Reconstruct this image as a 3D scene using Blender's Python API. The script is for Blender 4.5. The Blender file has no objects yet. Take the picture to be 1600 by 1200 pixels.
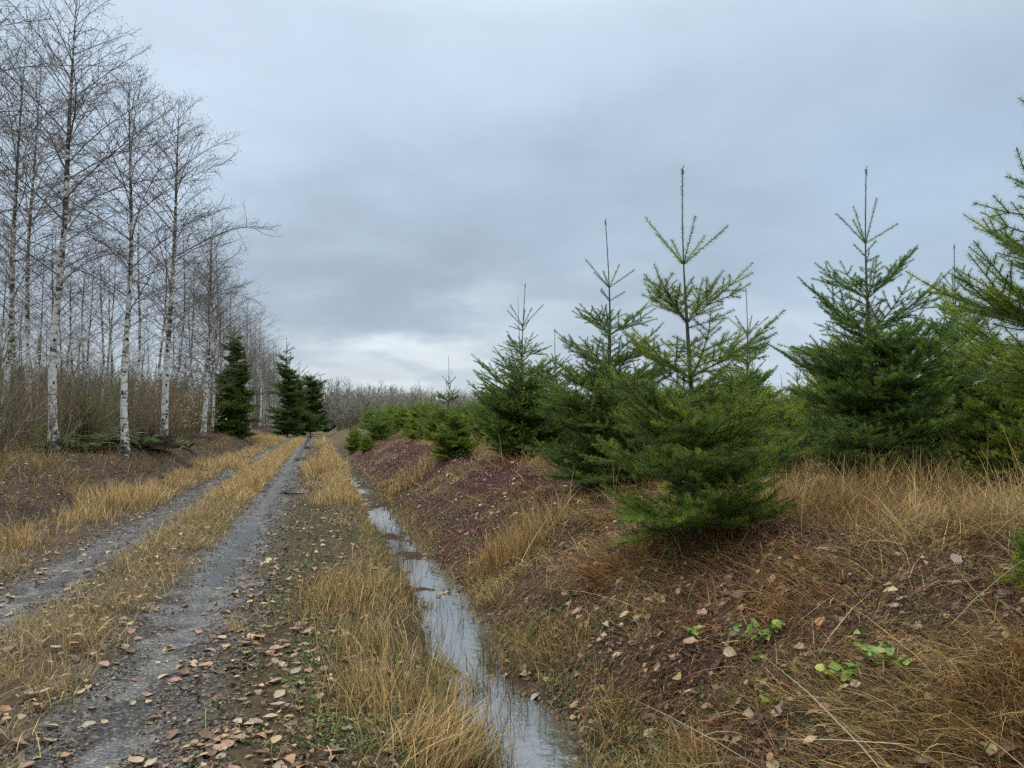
import bpy, math, random
import numpy as np
from mathutils import Matrix, Vector

R = math.radians
sc = bpy.context.scene
col = sc.collection
rng = np.random.default_rng(11)
random.seed(11)

# ------------------------------------------------------------------ camera
CAMZ, PITCH, F = 1.6, R(2.86), 1200.0          # focal length in pixels of the 1600 px wide photograph
cd = bpy.data.cameras.new('camera')
cd.sensor_width = 36.0
cd.lens = 27.0
cd.clip_start = 0.05
cd.clip_end = 6000
cam = bpy.data.objects.new('camera', cd)
col.objects.link(cam)
cam.location = (0, 0, CAMZ)
cam.rotation_euler = (math.pi / 2 + PITCH, 0, 0)
sc.camera = cam


def ray(px, py):
    xc, yc = (px - 800) / F, (600 - py) / F
    cp, sp = math.cos(PITCH), math.sin(PITCH)
    return np.array([xc, cp - sp * yc, sp + cp * yc])


# ------------------------------------------------------------------ light
SUN_EL, SUN_AZ = R(48), R(-60)                  # azimuth measured from +Y towards +X
sun = bpy.data.lights.new('sun', 'SUN')
sun.energy = 1.3
sun.angle = R(40)
sun.color = (1.0, 0.97, 0.93)
so = bpy.data.objects.new('sun', sun)
col.objects.link(so)
sdir = Vector((math.sin(SUN_AZ) * math.cos(SUN_EL), math.cos(SUN_AZ) * math.cos(SUN_EL), math.sin(SUN_EL)))
so.rotation_euler = sdir.to_track_quat('Z', 'Y').to_euler()

sc.view_settings.view_transform = 'Standard'
sc.view_settings.look = 'None'
sc.view_settings.gamma = 1.0
sc.view_settings.exposure = 0.45
sc.view_settings.use_curve_mapping = False
sc.render.engine = 'CYCLES'
sc.cycles.max_bounces = 5
sc.cycles.diffuse_bounces = 3
sc.cycles.glossy_bounces = 2
sc.cycles.transmission_bounces = 3
sc.cycles.transparent_max_bounces = 4
sc.cycles.caustics_reflective = False
sc.cycles.caustics_refractive = False
sc.cycles.use_denoising = False
sc.cycles.pixel_filter_type = 'BLACKMAN_HARRIS'
sc.cycles.filter_width = 1.4

# ------------------------------------------------------------------ overcast sky (world)
SKY_STRENGTH = 0.1


def srgb(r, g, b):
    f = lambda c: (c / 255 / 12.92) if c / 255 <= 0.04045 else ((c / 255 + 0.055) / 1.055) ** 2.4
    return np.array([f(r), f(g), f(b)])


w = bpy.data.worlds.new('World')
sc.world = w
w.use_nodes = True
nt = w.node_tree
nt.nodes.clear()
N, L = nt.nodes.new, nt.links.new
wout = N('ShaderNodeOutputWorld')
bg = N('ShaderNodeBackground')
bg.inputs['Strength'].default_value = SKY_STRENGTH
L(bg.outputs[0], wout.inputs[0])
nish = N('ShaderNodeTexSky')
nish.sky_type = 'NISHITA'
nish.sun_disc = False
nish.sun_elevation = SUN_EL
nish.sun_rotation = SUN_AZ
tc = N('ShaderNodeTexCoord')


def vmath(op, a, b=None, **kw):
    n = N('ShaderNodeVectorMath')
    n.operation = op
    L(a, n.inputs[0])
    if b is not None:
        if hasattr(b, 'links'):
            L(b, n.inputs[1])
        else:
            n.inputs[1].default_value = b
    for k, v in kw.items():
        n.inputs[k].default_value = v
    return n


def smath(op, a, b=None, clamp=False):
    n = N('ShaderNodeMath')
    n.operation = op
    n.use_clamp = clamp
    for i, x in enumerate((a, b)):
        if x is None:
            continue
        if hasattr(x, 'links'):
            L(x, n.inputs[i])
        else:
            n.inputs[i].default_value = x
    return n.outputs[0]


dirn = vmath('NORMALIZE', tc.outputs['Generated']).outputs[0]
sep = N('ShaderNodeSeparateXYZ')
L(dirn, sep.inputs[0])
elev = sep.outputs['Z']
# clouds live on a flat deck: project the view direction on it
deck_h = smath('ADD', smath('MAXIMUM', elev, 0.0), 0.22)
deck = N('ShaderNodeCombineXYZ')
L(smath('DIVIDE', sep.outputs['X'], deck_h), deck.inputs[0])
L(smath('DIVIDE', sep.outputs['Y'], deck_h), deck.inputs[1])
n1 = N('ShaderNodeTexNoise')
n1.inputs['Scale'].default_value = 1.3
n1.inputs['Detail'].default_value = 7
n1.inputs['Roughness'].default_value = 0.58
L(deck.outputs[0], n1.inputs['Vector'])
n2 = N('ShaderNodeTexNoise')
n2.inputs['Scale'].default_value = 2.6
n2.inputs['Detail'].default_value = 4
L(deck.outputs[0], n2.inputs['Vector'])
# warped direction for the cloud banks
wv = vmath('SUBTRACT', n2.outputs['Color'], (0.5, 0.5, 0.5)).outputs[0]
wv = vmath('SCALE', wv, Scale=0.26).outputs[0]
wd = vmath('NORMALIZE', vmath('ADD', dirn, wv).outputs[0]).outputs[0]

ramp = N('ShaderNodeValToRGB')
cr = ramp.color_ramp
cr.elements[0].position = 0.0
cr.elements[1].position = 1.0
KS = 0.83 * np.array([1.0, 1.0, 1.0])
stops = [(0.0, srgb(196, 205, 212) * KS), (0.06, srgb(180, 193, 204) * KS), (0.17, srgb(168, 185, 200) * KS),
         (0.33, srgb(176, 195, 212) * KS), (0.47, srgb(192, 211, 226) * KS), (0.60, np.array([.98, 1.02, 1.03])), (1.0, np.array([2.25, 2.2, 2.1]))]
SK = 1.0 / SKY_STRENGTH
while len(cr.elements) < len(stops):
    cr.elements.new(0.5)
for e, (p, c) in zip(cr.elements, stops):
    e.position = p
    e.color = (*c, 1)
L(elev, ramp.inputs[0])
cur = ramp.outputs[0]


def mixc(fac, a, b):
    n = N('ShaderNodeMix')
    n.data_type = 'RGBA'
    if hasattr(fac, 'links'):
        L(fac, n.inputs[0])
    else:
        n.inputs[0].default_value = fac
    L(a, n.inputs[6])
    if hasattr(b, 'links'):
        L(b, n.inputs[7])
    else:
        n.inputs[7].default_value = (*b, 1)
    return n.outputs[2]


def bank(cur, px, py, rx, ry, c, amt):
    """a soft cloud bank centred on one compass direction, rx/ry its angular radii (tangent units)"""
    d = ray(px, py)
    d /= np.linalg.norm(d)
    right = np.array([d[1], -d[0], 0])
    right /= np.linalg.norm(right)
    up = np.cross(right, d)
    a = vmath('DOT_PRODUCT', wd, tuple(right / rx)).outputs['Value']
    b = vmath('DOT_PRODUCT', wd, tuple(up / ry)).outputs['Value']
    f = vmath('DOT_PRODUCT', wd, tuple(d)).outputs['Value']
    r2 = smath('ADD', smath('MULTIPLY', a, a), smath('MULTIPLY', b, b))
    g = smath('MULTIPLY', smath('POWER', 2.718, smath('MULTIPLY', r2, -1.0)), smath('GREATER_THAN', f, 0.0))
    return mixc(smath('MULTIPLY', g, amt, clamp=True), cur, c)


cur = bank(cur, 330, 90, 0.20, 0.14, srgb(202, 217, 235) * KS, 0.8)
cur = bank(cur, 1050, 60, 0.30, 0.12, srgb(192, 209, 226) * KS, 0.6)
cur = bank(cur, 1450, 260, 0.28, 0.14, srgb(166, 187, 208) * KS, 0.8)
cur = bank(cur, 560, 440, 0.28, 0.08, srgb(155, 168, 184) * KS, 0.75)
cur = bank(cur, 900, 330, 0.20, 0.10, srgb(160, 176, 194) * KS, 0.6)
cur = bank(cur, 650, 560, 0.13, 0.040, srgb(214, 222, 228) * KS, 0.95)
cur = bank(cur, 850, 500, 0.12, 0.035, srgb(190, 203, 214) * KS, 0.7)
cur = bank(cur, 520, 590, 0.06, 0.03, srgb(206, 214, 222) * KS, 0.8)
cur = bank(cur, 1230, 530, 0.16, 0.05, srgb(190, 204, 222) * KS, 0.7)
# fine mottling of the deck
mot = N('ShaderNodeMapRange')
mot.inputs['From Min'].default_value = 0.25
mot.inputs['From Max'].default_value = 0.75
mot.inputs['To Min'].default_value = 0.87
mot.inputs['To Max'].default_value = 1.17
L(n1.outputs['Fac'], mot.inputs['Value'])
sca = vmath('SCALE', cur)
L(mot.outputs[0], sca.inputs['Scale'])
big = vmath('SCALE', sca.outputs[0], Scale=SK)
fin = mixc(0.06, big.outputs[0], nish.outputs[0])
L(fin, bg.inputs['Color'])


# ------------------------------------------------------------------ noise and terrain
def _h(i, j, s):
    n = (i.astype(np.int64) * 374761393 + j.astype(np.int64) * 668265263 + s * 974634777) & 0xffffffff
    n = ((n ^ (n >> 13)) * 1274126177) & 0xffffffff
    n = n ^ (n >> 16)
    return (n & 0xffff) / 65535.0


def vnoise(x, y, s=0):
    x = np.asarray(x, float)
    y = np.asarray(y, float)
    i, j = np.floor(x), np.floor(y)
    fx, fy = x - i, y - j
    fx = fx * fx * (3 - 2 * fx)
    fy = fy * fy * (3 - 2 * fy)
    a, b, c, d = _h(i, j, s), _h(i + 1, j, s), _h(i, j + 1, s), _h(i + 1, j + 1, s)
    return (a * (1 - fx) + b * fx) * (1 - fy) + (c * (1 - fx) + d * fx) * fy


def fbm(x, y, s=0, o=3):
    t = 0
    a = 0.5
    for k in range(o):
        t = t + a * vnoise(x * 2 ** k, y * 2 ** k, s + k * 17)
        a *= 0.5
    return t / (1 - 0.5 ** o) - 0.5              # -0.5 .. 0.5


RD = np.array([-0.243, 0.970])                   # direction of the track
RN = np.array([0.970, 0.243])                    # to its right


def uv(x, y):
    return x * RN[0] + y * RN[1], x * RD[0] + y * RD[1]


def xy(u, v):
    return u * RN[0] + v * RD[0], u * RN[1] + v * RD[1]


_pu = [-900, -60, -12, -7, -5.6, -4.8, -4.05, -3.1, -2.6, -1.8, -1.0, -0.5, 0.3, 0.75, 1.0, 1.42, 1.62, 2.2, 2.9, 3.6, 6, 14, 60, 900]
_pz = [1.2, 1.1, .92, .82, .76, .48, .08, .02, -.035, .045, -.04, .0, .0, -.08, -.30, -.30, -.16, .24, .62, .78, .88, .95, 1.1, 1.2]
_tu = np.arange(-70, 70, 0.02)
_tz = np.interp(_tu, _pu, _pz)
_k = np.hanning(27)
_k /= _k.sum()
_tz = np.convolve(np.pad(_tz, 13, mode='edge'), _k, mode='valid')
WATER = -0.215


def sst(a, b, x):
    t = np.clip((x - a) / (b - a), 0, 1)
    return t * t * (3 - 2 * t)


def height(x, y):
    x = np.asarray(x, float)
    y = np.asarray(y, float)
    u, v = uv(x, y)
    wob = 0.22 * fbm(v / 2.6, v * 0 + 3.1, 5, 2) * sst(0.2, 1.0, u) * (1 - sst(2.0, 3.0, u))
    z = np.interp(u + wob, _tu, _tz)
    # the ditch shoals with distance, leaving pools
    ditch = np.exp(-((u - 1.2) / 0.33) ** 2)
    z = z + ditch * (0.012 + 0.06 * sst(8.5, 11.5, v) + 0.10 * fbm(v / 1.6, u * 0.7, 9, 2) * sst(8, 11, v)
                     + 0.17 * fbm(u * 2.5, v * 1.6, 41, 3) + .09 * fbm(u * 9, v * 7, 43, 2) + .07 * np.exp(-((v - 5.5) / .35) ** 2))
    right = sst(1.55, 2.6, u)
    left = 1 - sst(-5.0, -3.7, u)
    z = z + right * (0.34 * fbm(x / 2.3, y / 2.3, 1, 2) + 0.16 * fbm(x / 0.7, y / 0.7, 2, 2))
    z = z + left * (0.30 * fbm(x / 2.6, y / 2.6, 3, 2) + 0.26 * fbm(x / 0.7, y / 0.7, 4, 3))
    mid = (1 - right) * (1 - left)
    rut = np.exp(-((u + 1.0) / 0.36) ** 2) + np.exp(-((u + 2.6) / 0.34) ** 2)
    z = z + mid * (0.05 * fbm(x / 0.8, y / 0.8, 6, 2) * (1 - 0.7 * np.clip(rut, 0, 1)) + 0.016 * fbm(x / 0.16, y / 0.16, 7, 2) * (1 - 0.6 * np.clip(rut, 0, 1)))
    z = z + (right + left) * 0.05 * fbm(x / 0.17, y / 0.17, 8, 2) * sst(60, 20, y)
    return z


def hit(px, py, tmin=1.0, tmax=260):
    """where the sight line of a pixel of the photograph meets the ground: a world position"""
    d = ray(px, py)
    t = np.geomspace(tmin, tmax, 3000)
    z = CAMZ + t * d[2]
    g = height(t * d[0], t * d[1])
    i = np.argmax(z <= g)
    if z[i] > g[i]:
        i = len(t) - 1
    return np.array([t[i] * d[0], t[i] * d[1], g[i]])


def stand(px, depth):
    """ground position at a bearing and a distance"""
    d = ray(px, 660)
    x, y = d[0] * depth / d[1], depth
    return np.array([x, y, float(height(x, y))])


def top_z(py, depth, px=800):
    d = ray(px, py)
    return CAMZ + depth / d[1] * d[2]


# ------------------------------------------------------------------ mesh helpers
class Acc:
    def __init__(self):
        self.v, self.f, self.c, self.n = [], [], [], 0

    def add(self, v, f, c):
        v = np.asarray(v, np.float32).reshape(-1, 3)
        if len(v) == 0:
            return
        c = np.asarray(c, np.float32)
        if c.ndim == 1:
            c = np.broadcast_to(c, (len(v), 3))
        self.v.append(v)
        self.c.append(c.reshape(-1, 3))
        self.f.append(np.asarray(f, np.int64).reshape(-1, 3) + self.n)
        self.n += len(v)

    def merge(self, V, Fc, Cc):
        self.add(V, Fc, Cc)

    def arrays(self):
        return np.concatenate(self.v), np.concatenate(self.f), np.concatenate(self.c)

    def mesh(self, name, mat, smooth=False):
        v, f, c = self.arrays()
        me = bpy.data.meshes.new(name)
        me.vertices.add(len(v))
        me.vertices.foreach_set('co', v.ravel())
        me.loops.add(len(f) * 3)
        me.loops.foreach_set('vertex_index', f.ravel().astype(np.int32))
        me.polygons.add(len(f))
        me.polygons.foreach_set('loop_start', np.arange(0, len(f) * 3, 3, dtype=np.int32))
        if smooth:
            me.polygons.foreach_set('use_smooth', np.ones(len(f), dtype=bool))
        a = me.attributes.new('col', 'FLOAT_COLOR', 'POINT')
        a.data.foreach_set('color', np.concatenate([c, np.ones((len(c), 1), np.float32)], 1).ravel())
        me.update(calc_edges=True)
        me.materials.append(mat)
        return me

    def obj(self, name, mat, parent=None, smooth=False):
        o = bpy.data.objects.new(name, self.mesh(name, mat, smooth))
        col.objects.link(o)
        if parent is not None:
            o.parent = parent
        return o


def tag(o, label=None, cat=None, group=None, kind=None):
    for k, x in (('label', label), ('category', cat), ('group', group), ('kind', kind)):
        if x:
            o[k] = x
    return o


def empty(name, loc, rz=0.0, s=1.0):
    o = bpy.data.objects.new(name, None)
    col.objects.link(o)
    o.empty_display_size = 0.2
    o.location = [float(q) for q in loc]
    o.rotation_euler = (0, 0, rz)
    o.scale = (s, s, s)
    return o


def norm(a):
    return a / np.maximum(np.linalg.norm(a, axis=-1, keepdims=True), 1e-9)


def tubes(acc, P, rad, c, k=4):
    """P (N,S,3) polylines, rad (N,S), c (3,) or (N,3) or (N,S,3): one batch of tapered tubes"""
    P = np.asarray(P, float)
    if P.size == 0:
        return
    n, S = P.shape[:2]
    rad = np.broadcast_to(np.asarray(rad, float), (n, S))
    T = norm(np.gradient(P, axis=1))
    ref = np.where(np.abs(T[:, :1, 2:3]) > 0.9, np.array([1.0, 0.1, 0]), np.array([0.05, 0.1, 1.0]))
    A = norm(np.cross(T, np.broadcast_to(ref, T.shape)))
    B = np.cross(T, A)
    ang = np.arange(k) * 2 * math.pi / k
    V = P[:, :, None, :] + rad[:, :, None, None] * (np.cos(ang)[:, None] * A[:, :, None, :] + np.sin(ang)[:, None] * B[:, :, None, :])
    idx = np.arange(n * S * k).reshape(n, S, k)
    a, b = idx[:, :-1], idx[:, 1:]
    a2, b2 = np.roll(a, -1, 2), np.roll(b, -1, 2)
    f = np.concatenate([np.stack([a, a2, b2], -1).reshape(-1, 3), np.stack([a, b2, b], -1).reshape(-1, 3)])
    c = np.asarray(c, float)
    if c.ndim == 2:
        c = c[:, None, None, :]
    elif c.ndim == 3:
        c = c[:, :, None, :]
    acc.add(V.reshape(-1, 3), f, np.broadcast_to(c, (n, S, k, 3)).reshape(-1, 3))


def needles(acc, base, d, ln, wd, c):
    """slim triangles, one a needle"""
    n = len(base)
    r = rng.normal(size=(n, 3))
    p = norm(np.cross(d, r)) * (np.asarray(wd) / 2).reshape(-1, 1)
    V = np.stack([base - p, base + p, base + d * np.asarray(ln).reshape(-1, 1)], 1)
    acc.add(V.reshape(-1, 3), np.arange(n * 3).reshape(n, 3), np.repeat(c, 3, axis=0))


def blades(acc, x, y, az, lean, curve, ln, wd, c, S=4, z=None, clip=True, sway=0.25):
    """ribbons of grass that start on the ground, lean and arch over"""
    n = len(x)
    if n == 0:
        return
    z0 = height(x, y) - 0.01 if z is None else z
    s = np.linspace(0, 1, S)
    th = lean[:, None] + curve[:, None] * s[None, :]
    a = az[:, None] + sway * rng.normal(size=(n, 1)) * s[None, :]
    st = (ln / (S - 1))[:, None]
    dx, dy, dz = np.sin(th) * np.cos(a), np.sin(th) * np.sin(a), np.cos(th)
    cum = lambda q: np.concatenate([np.zeros((n, 1)), np.cumsum((q * st)[:, :-1], 1)], 1)
    P = np.stack([x[:, None] + cum(dx), y[:, None] + cum(dy), np.broadcast_to(z0, (n,))[:, None] + cum(dz)], -1)
    if clip:
        g = height(P[:, :, 0], P[:, :, 1]) + 0.006 + 0.02 * rng.random((n, 1))
        P[:, 1:, 2] = np.maximum(P[:, 1:, 2], g[:, 1:])
    tw = az + math.pi / 2 + rng.normal(size=n) * 0.5
    W = np.stack([np.cos(tw), np.sin(tw), 0.25 * rng.normal(size=n)], -1)[:, None, :] * (wd[:, None] * (1 - s[None, :] ** 2 * 0.92))[:, :, None] / 2
    V = np.stack([P - W, P + W], 2)
    idx = np.arange(n * S * 2).reshape(n, S, 2)
    a0, b0, a1, b1 = idx[:, :-1, 0], idx[:, :-1, 1], idx[:, 1:, 0], idx[:, 1:, 1]
    f = np.concatenate([np.stack([a0, b0, b1], -1).reshape(-1, 3), np.stack([a0, b1, a1], -1).reshape(-1, 3)])
    acc.add(V.reshape(-1, 3), f, np.repeat(c, S * 2, axis=0))


def frame_from(nrm, az):
    """tangent frames (N,3) for leaves lying on a surface"""
    t = np.stack([np.cos(az), np.sin(az), np.zeros_like(az)], -1)
    t = norm(t - nrm * (t * nrm).sum(-1, keepdims=True))
    return t, np.cross(nrm, t)


def leaves(acc, pos, nrm, az, size, fold, bend, c, ratio=0.62, ns=6, notch=0.0):
    """broad fallen leaves with a midrib fold and a curl, ns stations along the blade"""
    n = len(pos)
    if n == 0:
        return
    t, b = frame_from(nrm, az)
    s = np.linspace(0, 1, ns)
    prof = np.sin(np.pi * s ** 0.85) ** 0.75 * 0.5
    prof[0] = prof[-1] = 0.02
    lx = (s - 0.5)[None, :] * size[:, None]
    wv_ = prof[None, :] * (size * ratio)[:, None] * (1 + 0.12 * rng.normal(size=(n, ns)))
    lift = bend[:, None] * size[:, None] * ((s - 0.5) ** 2 * 4 - 0.2)[None, :]
    mid = pos[:, None, :] + t[:, None, :] * lx[:, :, None] + nrm[:, None, :] * lift[:, :, None]
    fl, fr = fold * (1 + .4 * rng.normal(size=n)), fold * (1 + .4 * rng.normal(size=n))
    Lf = mid + b[:, None, :] * (wv_ * np.cos(fl)[:, None])[:, :, None] + nrm[:, None, :] * (wv_ * np.sin(fl)[:, None])[:, :, None]
    Rt = mid - b[:, None, :] * (wv_ * np.cos(fr)[:, None])[:, :, None] + nrm[:, None, :] * (wv_ * np.sin(fr)[:, None])[:, :, None]
    V = np.stack([Lf, mid, Rt], 2)
    idx = np.arange(n * ns * 3).reshape(n, ns, 3)
    q = []
    for j in (0, 1):
        a0, b0, a1, b1 = idx[:, :-1, j], idx[:, :-1, j + 1], idx[:, 1:, j], idx[:, 1:, j + 1]
        q += [np.stack([a0, a1, b1], -1).reshape(-1, 3), np.stack([a0, b1, b0], -1).reshape(-1, 3)]
    cc = np.repeat(c, ns * 3, axis=0).reshape(n, ns, 3, 3) * (1 + 0.10 * rng.normal(size=(n, ns, 3, 1)))
    acc.add(V.reshape(-1, 3), np.concatenate(q), np.clip(cc, 0.005, 0.9).reshape(-1, 3))


def bits(acc, pos, nrm, az, size, c, ratio=0.6):
    """tiny folded leaflets of four points"""
    n = len(pos)
    if n == 0:
        return
    t, b = frame_from(nrm, az)
    h = size[:, None]
    fold = 0.16 * rng.random((n, 1)) * h
    V = np.stack([pos - t * h / 2, pos + b * h * ratio / 2 + nrm * fold, pos + t * h / 2, pos - b * h * ratio / 2 + nrm * fold], 1)
    i = np.arange(n) * 4
    f = np.concatenate([np.stack([i, i + 2, i + 1], -1), np.stack([i, i + 3, i + 2], -1)])
    acc.add(V.reshape(-1, 3), f, np.repeat(c, 4, axis=0))


def pick(pal, n, jit=0.12, p=None):
    pal = np.asarray(pal, float)
    i = rng.choice(len(pal), n, p=p)
    return np.clip(pal[i] * (1 + jit * rng.normal(size=(n, 1))) * (1 + 0.04 * rng.normal(size=(n, 3))), 0.004, 0.9)


# ------------------------------------------------------------------ materials
def mat_new(name):
    m = bpy.data.materials.new(name)
    m.use_nodes = True
    t = m.node_tree
    b = t.nodes['Principled BSDF']
    return m, t, b


def veg_mat(name, rough=0.6, trans=0.25, spec=0.3, nscale=0.0, namt=0.0):
    m, t, b = mat_new(name)
    at = t.nodes.new('ShaderNodeAttribute')
    at.attribute_name = 'col'
    c = at.outputs['Color']
    if namt:
        tx = t.nodes.new('ShaderNodeTexCoord')
        nz = t.nodes.new('ShaderNodeTexNoise')
        nz.inputs['Scale'].default_value = nscale
        nz.inputs['Detail'].default_value = 3
        t.links.new(tx.outputs['Object'], nz.inputs['Vector'])
        mr = t.nodes.new('ShaderNodeMapRange')
        mr.inputs['From Min'].default_value = 0.3
        mr.inputs['From Max'].default_value = 0.7
        mr.inputs['To Min'].default_value = 1 - namt
        mr.inputs['To Max'].default_value = 1 + namt
        t.links.new(nz.outputs['Fac'], mr.inputs['Value'])
        vs = t.nodes.new('ShaderNodeVectorMath')
        vs.operation = 'SCALE'
        t.links.new(c, vs.inputs[0])
        t.links.new(mr.outputs[0], vs.inputs['Scale'])
        c = vs.outputs[0]
    t.links.new(c, b.inputs['Base Color'])
    b.inputs['Roughness'].default_value = rough
    b.inputs['Specular IOR Level'].default_value = spec
    if trans:
        tr = t.nodes.new('ShaderNodeBsdfTranslucent')
        t.links.new(c, tr.inputs['Color'])
        mx = t.nodes.new('ShaderNodeMixShader')
        mx.inputs[0].default_value = trans
        t.links.new(b.outputs[0], mx.inputs[1])
        t.links.new(tr.outputs[0], mx.inputs[2])
        t.links.new(mx.outputs[0], t.nodes['Material Output'].inputs['Surface'])
    return m


M_NEEDLE = veg_mat('fir needles', 0.5, 0.36, 0.35)
M_GRASS = veg_mat('dry grass', 0.65, 0.28, 0.25)
M_LEAF = veg_mat('fallen leaves', 0.55, 0.12, 0.4, 60, 0.22)
M_TWIG = veg_mat('twigs', 0.75, 0.0, 0.2)
M_GREEN = veg_mat('green leaves', 0.4, 0.3, 0.45)


def bark_fir():
    m, t, b = mat_new('fir bark')
    tx = t.nodes.new('ShaderNodeTexCoord')
    mp = t.nodes.new('ShaderNodeMapping')
    mp.inputs['Scale'].default_value = (60, 60, 14)
    nz = t.nodes.new('ShaderNodeTexNoise')
    nz.inputs['Detail'].default_value = 4
    rp = t.nodes.new('ShaderNodeValToRGB')
    rp.color_ramp.elements[0].color = (0.035, 0.028, 0.024, 1)
    rp.color_ramp.elements[1].color = (0.12, 0.10, 0.085, 1)
    rp.color_ramp.elements[0].position = .3
    rp.color_ramp.elements[1].position = .75
    t.links.new(tx.outputs['Object'], mp.inputs[0])
    t.links.new(mp.outputs[0], nz.inputs['Vector'])
    t.links.new(nz.outputs['Fac'], rp.inputs[0])
    t.links.new(rp.outputs[0], b.inputs['Base Color'])
    b.inputs['Roughness'].default_value = 0.8
    return m


def bark_alder():
    """white lichen on grey bark: broken horizontal dark marks, greyer towards the top"""
    m, t, b = mat_new('alder bark')
    NN, LL = t.nodes.new, t.links.new
    tx = NN('ShaderNodeTexCoord')
    mp = NN('ShaderNodeMapping')
    mp.inputs['Scale'].default_value = (5, 5, 11)
    LL(tx.outputs['Object'], mp.inputs[0])
    nz = NN('ShaderNodeTexNoise')
    nz.inputs['Scale'].default_value = 1.0
    nz.inputs['Detail'].default_value = 5
    nz.inputs['Roughness'].default_value = 0.65
    LL(mp.outputs[0], nz.inputs['Vector'])
    sp = NN('ShaderNodeSeparateXYZ')
    LL(tx.outputs['Object'], sp.inputs[0])
    hz = NN('ShaderNodeMapRange')
    hz.inputs['From Min'].default_value = 2.5
    hz.inputs['From Max'].default_value = 9.0
    hz.inputs['To Min'].default_value = 0.04
    hz.inputs['To Max'].default_value = -0.07
    LL(sp.outputs['Z'], hz.inputs['Value'])
    lo = NN('ShaderNodeMapRange')
    lo.inputs['From Min'].default_value = 0.0
    lo.inputs['From Max'].default_value = 0.7
    lo.inputs['To Min'].default_value = -0.16
    lo.inputs['To Max'].default_value = 0.0
    LL(sp.outputs['Z'], lo.inputs['Value'])
    ad = NN('ShaderNodeMath')
    LL(nz.outputs['Fac'], ad.inputs[0])
    LL(hz.outputs[0], ad.inputs[1])
    ad2 = NN('ShaderNodeMath')
    LL(ad.outputs[0], ad2.inputs[0])
    LL(lo.outputs[0], ad2.inputs[1])
    lf = NN('ShaderNodeTexNoise')                 # broad mossy and bare stretches
    lf.inputs['Scale'].default_value = 1.6
    lf.inputs['Detail'].default_value = 3
    LL(tx.outputs['Object'], lf.inputs['Vector'])
    lm = NN('ShaderNodeMath')
    lm.operation = 'MULTIPLY_ADD'
    LL(lf.outputs['Fac'], lm.inputs[0])
    lm.inputs[1].default_value = .42
    LL(ad2.outputs[0], lm.inputs[2])
    ad2 = NN('ShaderNodeMath')
    ad2.operation = 'SUBTRACT'
    LL(lm.outputs[0], ad2.inputs[0])
    ad2.inputs[1].default_value = .215
    rp = NN('ShaderNodeValToRGB')
    e = rp.color_ramp
    e.elements[0].position = .36
    e.elements[0].color = (0.045, 0.042, 0.036, 1)
    e.elements[1].position = .58
    e.elements[1].color = (0.60, 0.60, 0.57, 1)
    k = e.elements.new(.44)
    k.color = (0.13, 0.12, 0.10, 1)
    k = e.elements.new(.49)
    k.color = (0.42, 0.42, 0.39, 1)
    LL(ad2.outputs[0], rp.inputs[0])
    # dark eye-shaped branch scars
    vo = NN('ShaderNodeTexVoronoi')
    vo.inputs['Scale'].default_value = 1.0
    mp2 = NN('ShaderNodeMapping')
    mp2.inputs['Scale'].default_value = (6, 6, 3.6)
    LL(tx.outputs['Object'], mp2.inputs[0])
    LL(mp2.outputs[0], vo.inputs['Vector'])
    lt = NN('ShaderNodeMapRange')
    lt.inputs['From Min'].default_value = .17
    lt.inputs['From Max'].default_value = .26
    LL(vo.outputs['Distance'], lt.inputs['Value'])
    mx = NN('ShaderNodeMix')
    mx.data_type = 'RGBA'
    mx.inputs[6].default_value = (0.03, 0.028, 0.025, 1)
    LL(lt.outputs[0], mx.inputs[0])
    LL(rp.outputs[0], mx.inputs[7])
    LL(mx.outputs[2], b.inputs['Base Color'])
    b.inputs['Roughness'].default_value = 0.85
    b.inputs['Specular IOR Level'].default_value = 0.2
    return m


def ground_mat():
    m, t, b = mat_new('soil and litter')
    NN, LL = t.nodes.new, t.links.new
    at = NN('ShaderNodeAttribute')
    at.attribute_name = 'col'
    tx = NN('ShaderNodeTexCoord')
    nz = NN('ShaderNodeTexNoise')
    nz.inputs['Scale'].default_value = 14
    nz.inputs['Detail'].default_value = 8
    nz.inputs['Roughness'].default_value = 0.7
    LL(tx.outputs['Object'], nz.inputs['Vector'])
    mr = NN('ShaderNodeMapRange')
    mr.inputs['From Min'].default_value = .3
    mr.inputs['From Max'].default_value = .7
    mr.inputs['To Min'].default_value = .45
    mr.inputs['To Max'].default_value = 1.6
    LL(nz.outputs['Fac'], mr.inputs['Value'])
    vs = NN('ShaderNodeVectorMath')
    vs.operation = 'SCALE'
    LL(at.outputs['Color'], vs.inputs[0])
    LL(mr.outputs[0], vs.inputs['Scale'])
    LL(vs.outputs[0], b.inputs['Base Color'])
    bp = NN('ShaderNodeBump')
    bp.inputs['Strength'].default_value = 0.7
    bp.inputs['Distance'].default_value = 0.03
    LL(nz.outputs['Fac'], bp.inputs['Height'])
    LL(bp.outputs[0], b.inputs['Normal'])
    b.inputs['Roughness'].default_value = 0.9
    b.inputs['Specular IOR Level'].default_value = 0.2
    return m


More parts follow.
